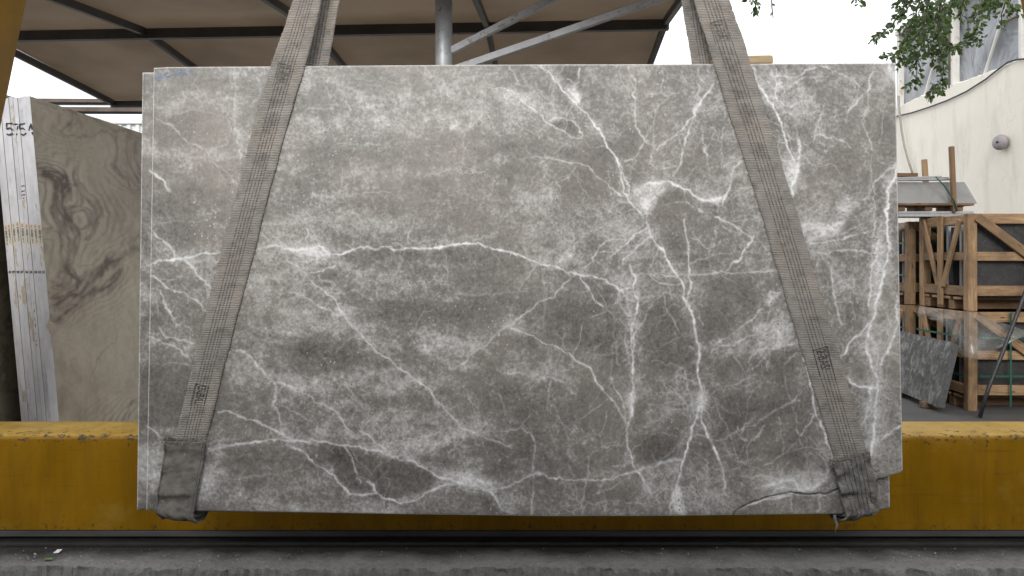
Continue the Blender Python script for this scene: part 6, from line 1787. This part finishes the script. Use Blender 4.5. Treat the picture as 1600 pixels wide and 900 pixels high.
def film(name, pts_top, hang, label, n_u=60, n_v=18, seed=1):
    r = random.Random(seed)
    ph = [r.uniform(0, 6) for _ in range(6)]
    P, acc = resample(pts_top, 0.02)
    vv, fc = [], []
    n = len(P)
    for i, p in enumerate(P):
        u = i / (n - 1)
        h = hang(u)
        t = (P[min(i + 1, n - 1)] - P[max(i - 1, 0)]).normalized()
        nn__ = t.cross(Vector((0, 0, 1))).normalized()
        if nn__.y > 0.3 or nn__.x > 0.3: nn__ = -nn__
        for j in range(n_v):
            w_ = j / (n_v - 1)
            off = 0.006 + 0.02 * w_ * (1 + math.sin(u * 11 + ph[0]) * math.sin(w_ * 5 + u * 7 + ph[1])) + 0.003 * math.sin(u * 31 + w_ * 9 + ph[2]) + 0.002 * math.sin(u * 53 - w_ * 23 + ph[3])
            vv.append(p + nn__ * off + Vector((0, 0, -h * w_)))
    for i in range(n - 1):
        for j in range(n_v - 1):
            a = i * n_v + j
            fc.append((a, a + 1, a + n_v + 1, a + n_v))
    o = obj(name, mesh_from(name, vv, fc), pf, None, smooth=True)
    tag(o, label, 'plastic film')
    return o
zf = ZU0 - 0.005
film('plastic_film', [(CX - 0.045, 6.86, zf), (CX - 0.045, 6.12, zf), (CX + 0.06, 6.115, zf - 0.03), (CX + 0.42, 6.115, zf - 0.15)], lambda u: 0.10 + 0.27 * math.exp(-((u - 0.62) / 0.20) ** 2) - 0.07 * max(0, u - 0.85) / 0.15, 'crumpled clear plastic film torn over the lower crate corner')
film('plastic_film', [(CX - 0.10, 7.55, ZU1 - 0.035), (CX - 0.10, 6.98, ZU1 - 0.035)], lambda u: 0.17 - 0.1 * u, 'scrap of clear plastic film hanging from the rear upper crate', seed=4)

# pallet of grey offcuts on top of the crates
PZ = ZU1
# stack of pale strips directly on the crates
for k in range(2):
    s_ = box_at('stone_strip', W(1380, 0, 6.9).x, W(1514, 0, 6.9).x - 0.03 * k, 6.78, 7.02, PZ + 0.004 + k * 0.026, PZ + 0.028 + k * 0.026, M_PALESTONE, None, 0.002)
    tag(s_, 'pale stone strip lying flat on the crate tops' , 'stone strip', 'pale strips on the crate tops')
zp = PZ + 0.056
pal = empty('pallet', (W(1450, 0, 6.9).x, 6.9, zp), 'dark old pallet on the pale strips carrying grey offcuts', 'pallet')
for x in (1398, 1440, 1487):
    p = W(x, 0, 6.9)
    bar('bearer', (p.x, 6.78, zp + 0.024), (p.x, 7.1, zp + 0.024), 0.07, 0.046, M_WOOD_OLD, pal)
for y_ in (6.80, 6.94, 7.07):
    bar('deck_board', (W(1385, 0, 6.9).x, y_, zp + 0.06), (W(1507, 0, 6.9).x, y_, zp + 0.06), 0.10, 0.022, M_WOOD_OLD, pal)
# leaning grey slab with its face to the yard
zs0 = zp + 0.072
gsl = mesh_from('grey_slab', [(0, 0, 0), (0.78, 0, 0), (0.70, 0.06, 0.205), (0, 0.06, 0.205), (0, .028, 0), (0.78, .028, 0), (0.70, .088, 0.205), (0, .088, 0.205)], [(0, 1, 2, 3), (5, 4, 7, 6), (1, 5, 6, 2), (3, 2, 6, 7), (4, 0, 3, 7), (0, 4, 5, 1)])
tag(obj('grey_slab', gsl, M_GREYSTONE, None, Matrix.Translation((W(1527, 0, 6.83).x - 0.78, 6.83, zs0))), 'plain grey stone slab with slanted end lying on the old pallet', 'stone slab')
for k in range(3):
    a = Vector((W(1375, 0, 6.95).x, 6.90 + 0.05 * k, zs0 + 0.222 + k * 0.012)); b = Vector((W(1484 - 6 * k, 0, 6.95).x, 6.90 + 0.05 * k, zs0 + 0.232 + k * 0.016))
    s_ = bar('stone_strip', a, b, 0.09, 0.014, M_PALESTONE if k != 1 else M_GREYSTONE, None, bevel=0.001)
    tag(s_, 'thin grey stone strip lying over the grey slab on the pallet', 'stone strip', 'thin strips on the pallet')
for (x, y0_, y1_, Yd, w_, lab) in ((1486.5, 229, 331, 6.77, 0.038, 'tall thin upright timber batten in front of the grey slab on the pallet'), (1444, 249, 283, 7.15, 0.042, 'short pointed upright timber batten behind the grey offcuts')):
    t = bar('upright_batten', W(x + 4, y1_ + (0 if Yd < 7 else 25), Yd), W(x, y0_, Yd), w_, w_, M_WOOD_OLD if Yd < 7 else M_WOOD, None, (0, 1, 0), rough=0.0015)
    tag(t, lab, 'batten')
t = bar('timber_offcut', W(1380, 273.5, 7.2), W(1432, 273.5, 7.2), 0.06, 0.035, M_WOOD_OLD)
tag(t, 'small brown timber offcut at the foot of the grey hose', 'timber')
bd = tube_mesh('strapping_band', [W(1462, 276, 6.74), W(1476, 291, 6.74), W(1490, 312, 6.735), W(1496, 330, 6.735)], 0.007, 5)
tag(obj('strapping_band', bd, M_BAND), 'loose green strapping band slung over the grey slab', 'band')

# grey marble offcuts leaning on the lower crate
A0 = W(1464.4, 635.8, 6.1)                    # near lower corner of the foremost offcut
ALONG, UPW = Vector((0.070, 1.0, 0.0)).normalized(), Vector((0.128, 0.0, 0.535))
for k in range(3):
    nrm = ALONG.cross(UPW).normalized()
    if nrm.x < 0: nrm = -nrm
    base = A0 + nrm * (0.0225 * k) + ALONG * (0.006 * k)
    ln = 1.12 - 0.02 * k
    c = [base, base + ALONG * ln, base + ALONG * ln + UPW * (1 - 0.01 * k), base + UPW * (1 - 0.01 * k)]
    vv = c + [p + nrm * 0.0192 for p in c]
    ctr = sum(vv, Vector()) / 8
    me = mesh_from('marble_offcut', [p - ctr for p in vv], [(0, 3, 2, 1), (4, 5, 6, 7), (0, 4, 7, 3), (1, 2, 6, 5), (3, 7, 6, 2), (0, 1, 5, 4)])
    me.materials.append(M_CLOUDSTONE); me.materials.append(M_SAWNDARK)
    me.polygons.foreach_set('material_index', [0, 0, 1, 1, 0, 1])
    o = obj('marble_offcut', me, None, None, Matrix.Translation(ctr))
    tag(o, ['cloudy dark grey marble offcut, outermost of three leaning on the lower crate', 'middle dark grey marble offcut of three leaning on the lower crate', 'dark grey marble offcut nearest the lower crate, last of three leaning there'][k], 'marble offcut', 'offcuts leaning on the lower crate')
for y_ in (6.30, 6.8):
    t = bar('timber_chock', (3.50, y_, GZ + 0.030), (3.70, y_, GZ + 0.030), 0.05, 0.052, M_WOOD_OLD)
    tag(t, 'small timber chock on the floor under the leaning marble offcuts', 'timber', 'chocks under the offcuts')
# black iron pipe leaning against the crate
p0 = W(1531, 650, 5.88); p0.z = GZ + 0.012
tag(obj('iron_pipe', tube_mesh('iron_pipe', [p0, W(1545, 605, 5.92), W(1568, 547, 5.96), W(1600, 462, 6.05), W(1632, 372, 6.14)], 0.0155, 10), M_BLACK), 'long black iron pipe leaning against the timber crates', 'pipe')

# ------------------------------------------------------------------ tree reaching over the wall
lm = Mat('dusty green leaf', 0.36)
oi = lm.node('ShaderNodeAttribute'); oi.attribute_name = 'leaf_tint'
c = lm.ramp(oi.outputs['Fac'], [(0.0, (0.035, 0.060, 0.022)), (0.45, (0.066, 0.115, 0.036)), (0.8, (0.12, 0.19, 0.055)), (1.0, (0.19, 0.25, 0.09))])
lm.color(c)
ltr = lm.node('ShaderNodeBsdfTranslucent')
lm.link(lm.mix(0.5, c, (0.16, 0.24, 0.05)), ltr.inputs['Color'])
lmx = lm.node('ShaderNodeMixShader'); lmx.inputs[0].default_value = 0.3
lm.link(lm.b.outputs[0], lmx.inputs[1]); lm.link(ltr.outputs[0], lmx.inputs[2])
lm.link(lmx.outputs[0], lm.n['Material Output'].inputs['Surface'])
M_LEAF = lm.m
M_BARK = mottled('grey brown bark', (0.09, 0.07, 0.05), (0.17, 0.135, 0.10), 12, 0.9, 0, 0.5, 0.01, (1, 1, 0.3))
tree = empty('tree', (5.6, 4.35, 0.30), 'green leafy tree with twigs hanging down in front of the sheeted enclosure', 'tree')
trunk_pts = [(5.75, 3.6, 0.30), (5.7, 3.75, 1.2), (5.55, 4.0, 2.2), (5.2, 4.3, 3.2), (4.7, 4.6, 4.0)]
obj('trunk', tube_mesh('trunk', trunk_pts, 0.1, 10, [0.15, 0.13, 0.115, 0.095, 0.075]), M_BARK, tree)
b4 = lambda L: [(1200 + x / 4, y / 4) for x, y in L]
TW = [b4([(870,-120),(860,0),(830,90),(760,170),(690,220),(660,240)]), b4([(960,-100),(950,0),(920,100),(880,200),(850,280),(820,330),(815,410)]), b4([(820,330),(770,345),(735,355)]),
      b4([(1000,-90),(1000,0),(990,150),(960,280),(930,400),(930,490),(880,540)]), b4([(1080,-90),(1080,0),(1070,150),(1060,250),(1080,330),(1100,440),(1080,500),(1060,560),(1015,590)]),
      b4([(1160,-80),(1150,0),(1140,80),(1080,200)]), b4([(1060,250),(1160,295),(1230,270),(1290,230),(1330,260)]), b4([(1400,-80),(1380,0),(1340,90),(1310,170),(1270,220)]), b4([(1500,-60),(1510,20),(1530,50),(1565,60)]),
      b4([(1360,-60),(1340,0),(1320,60),(1290,120)]), b4([(910,-80),(900,0),(870,60),(800,90)]), b4([(1230,-60),(1220,0),(1210,60),(1200,110)]), b4([(1490,-40),(1480,30),(1460,90),(1460,150)]),
      b4([(980,0),(1010,80),(1040,170),(1120,280),(1180,300)]), b4([(930,90),(880,130),(840,180)]), b4([(1000,60),(960,180),(900,260),(860,310)]), b4([(1040,0),(1100,60),(1110,150),(1100,220)]), b4([(960,180),(1000,260),(1010,330),(1050,360)]),
      b4([(860,-40),(830,10),(800,40)]), b4([(560,-40),(565,0),(575,15)]), [(1168, -20), (1174, -4), (1180, 6), (1182, 14)], [(1205, -20), (1206, 10), (1208, 28)], b4([(1440,-60),(1420,0),(1400,50),(1380,90)]), b4([(920,300),(900,370),(870,400)]), b4([(1120,-60),(1180,10),(1230,20)])]
dens = [1.0, 1.5, 1.0, 1.3, 1.3, 1.3, 1.0, 1.3, 1.2, 1.2, 1.2, 1.2, .7, 1.5, 1.5, 1.5, 1.5, 1.4, 1.2, 1.0, 1.0, 0.05, 1.2, 1.2, 1.3]
lr = random.Random(5)
lv, lf, lt = [], [], []
def leaf(p, d, size, tint):
    d = d.normalized()
    side = d.cross(Vector((lr.gauss(0, 1), lr.gauss(0, 1), lr.gauss(0, .6)))).normalized()
    nrm = side.cross(d).normalized()
    L, Wd = size, size * lr.uniform(0.58, 0.78)
    fold = nrm * Wd * 0.16
    pts = [p, p + d * L * .28 + side * Wd * .42 + fold, p + d * L * .62 + side * Wd * .40 + fold, p + d * L, p + d * L * .62 - side * Wd * .40 + fold, p + d * L * .28 - side * Wd * .42 + fold]
    b = len(lv)
    lv.extend(pts)
    lf.append((b, b + 1, b + 2, b + 3)); lf.append((b, b + 3, b + 4, b + 5))
    lt.extend([tint] * 6)
limbs = []
for ti, pts in enumerate(TW):
    Y0 = 4.9 + lr.uniform(-0.35, 0.4)
    P = [W(x, y, Y0 + lr.uniform(-.05, .05)) for x, y in pts]
    top = P[0] + Vector((0.25, -0.1, 0.25))
    inner_twig = pts[0][1] > 0
    full = P if inner_twig else [top] + P
    if not inner_twig: limbs.append(top)
    obj('twig', tube_mesh('twig', full, 0.004, 5, ([] if inner_twig else [0.006]) + [0.0062 - 0.0042 * i / len(P) for i in range(len(P))]), M_BARK, tree)
    Q, acc = resample(P, 0.012)
    for i, q in enumerate(Q):
        for _ in range(3):
            if lr.random() > dens[ti] * 0.8: continue
            t = (Q[min(i + 1, len(Q) - 1)] - Q[max(i - 1, 0)]).normalized()
            d = (t * 0.4 + Vector((lr.gauss(0, .7), lr.gauss(0, .7), lr.gauss(-.35, .5))))
            stem = q + d.normalized() * lr.uniform(0.004, 0.035)
            cl = lr.random()
            leaf(stem, d, lr.uniform(0.022, 0.048), min(1, max(0, lr.gauss(0.38, 0.24) + (0.25 if cl > .88 else 0))))
# limbs and the part of the crown above the picture
hub = Vector((4.7, 4.6, 4.0))
for k, tp_ in enumerate(limbs):
    if k % 2 == 0:
        mid = (hub + tp_) / 2 + Vector((0, 0, 0.25))
        obj('limb', tube_mesh('limb', [hub, mid, tp_], 0.02, 6, [0.04, 0.022, 0.007]), M_BARK, tree)
for k in range(2600):
    a = limbs[lr.randrange(len(limbs))].lerp(hub, lr.random())
    p = a + Vector((lr.gauss(0, .22), lr.gauss(0, .25), abs(lr.gauss(0.1, .3))))
    if p.z < W(0, -20, p.y).z: continue
    leaf(p, Vector((lr.gauss(0, 1), lr.gauss(0, 1), lr.gauss(-.4, .6))), lr.uniform(0.025, 0.05), min(1, max(0, lr.gauss(0.4, 0.22))))
lme = mesh_from('crown', lv, lf)
at = lme.attributes.new('leaf_tint', 'FLOAT', 'POINT')
at.data.foreach_set('value', lt)
cr = obj('crown', lme, M_LEAF, tree)
cr['kind'] = 'stuff'

# ------------------------------------------------------------------ litter on the concrete
p = W(90, 848.5, 3.22); p.z = GZ + 0.003
pm_ = mesh_from('paper_scrap', [(-.014, -.008, 0), (.012, -.012, .004), (.018, .006, .012), (-.006, .012, .008), (0.0, 0, .014)], [(0, 1, 4), (1, 2, 4), (2, 3, 4), (3, 0, 4)])
tag(obj('paper_scrap', pm_, M_WPAINT, None, Matrix.Translation(p)), 'small crumpled white paper scrap on the concrete ledge', 'paper scrap')
M_GL = mottled('fresh green leaf', (0.06, 0.12, 0.025), (0.09, 0.16, 0.04), 30, 0.5, 0, 0)
p = W(75, 867, 3.14); p.z = GZ + 0.003
lf_ = mesh_from('fallen_leaf', [(-.022, 0, .002), (-.006, -.009, .005), (.012, -.007, .004), (.022, .002, .002), (.01, .009, .007), (-.008, .008, .006)], [(0, 1, 2, 3), (0, 3, 4, 5)])
tag(obj('fallen_leaf', lf_, M_GL, None, Matrix.Translation(p)), 'small green fallen leaf on the concrete ledge', 'leaf')

# ------------------------------------------------------------------ unseen blocks added behind the camera to shade the slab's lower part
M_SHADE_BLOCK = mottled('raw quarry stone', (0.09, 0.085, 0.078), (0.14, 0.133, 0.122), 2.5, 0.9, 0, 0.6, 0.03)
for r in range(2):
    for k in range(6):
        xw = 2.5
        xc = (k - 2.5) * 2.56 + (0.12 if r else 0.0)
        b = box_at('quarry_block', xc - xw / 2, xc + xw / 2, -2.65, -1.05 + random.uniform(-.03, .03), 0.0 + r * 1.56, 1.55 + r * 1.56, M_SHADE_BLOCK, None, 0.05, 0.012)
        tag(b, ['rough grey quarry block on the ground in the row facing the hanging slab', 'rough grey quarry block in the upper course facing the hanging slab'][r], 'stone block', ['lower course of quarry blocks', 'upper course of quarry blocks'][r])
# everything that carries a category is a thing, whatever its name suggests
for o in scene.objects:
    if o.parent is None and 'category' in o and 'kind' not in o:
        o['kind'] = 'thing'
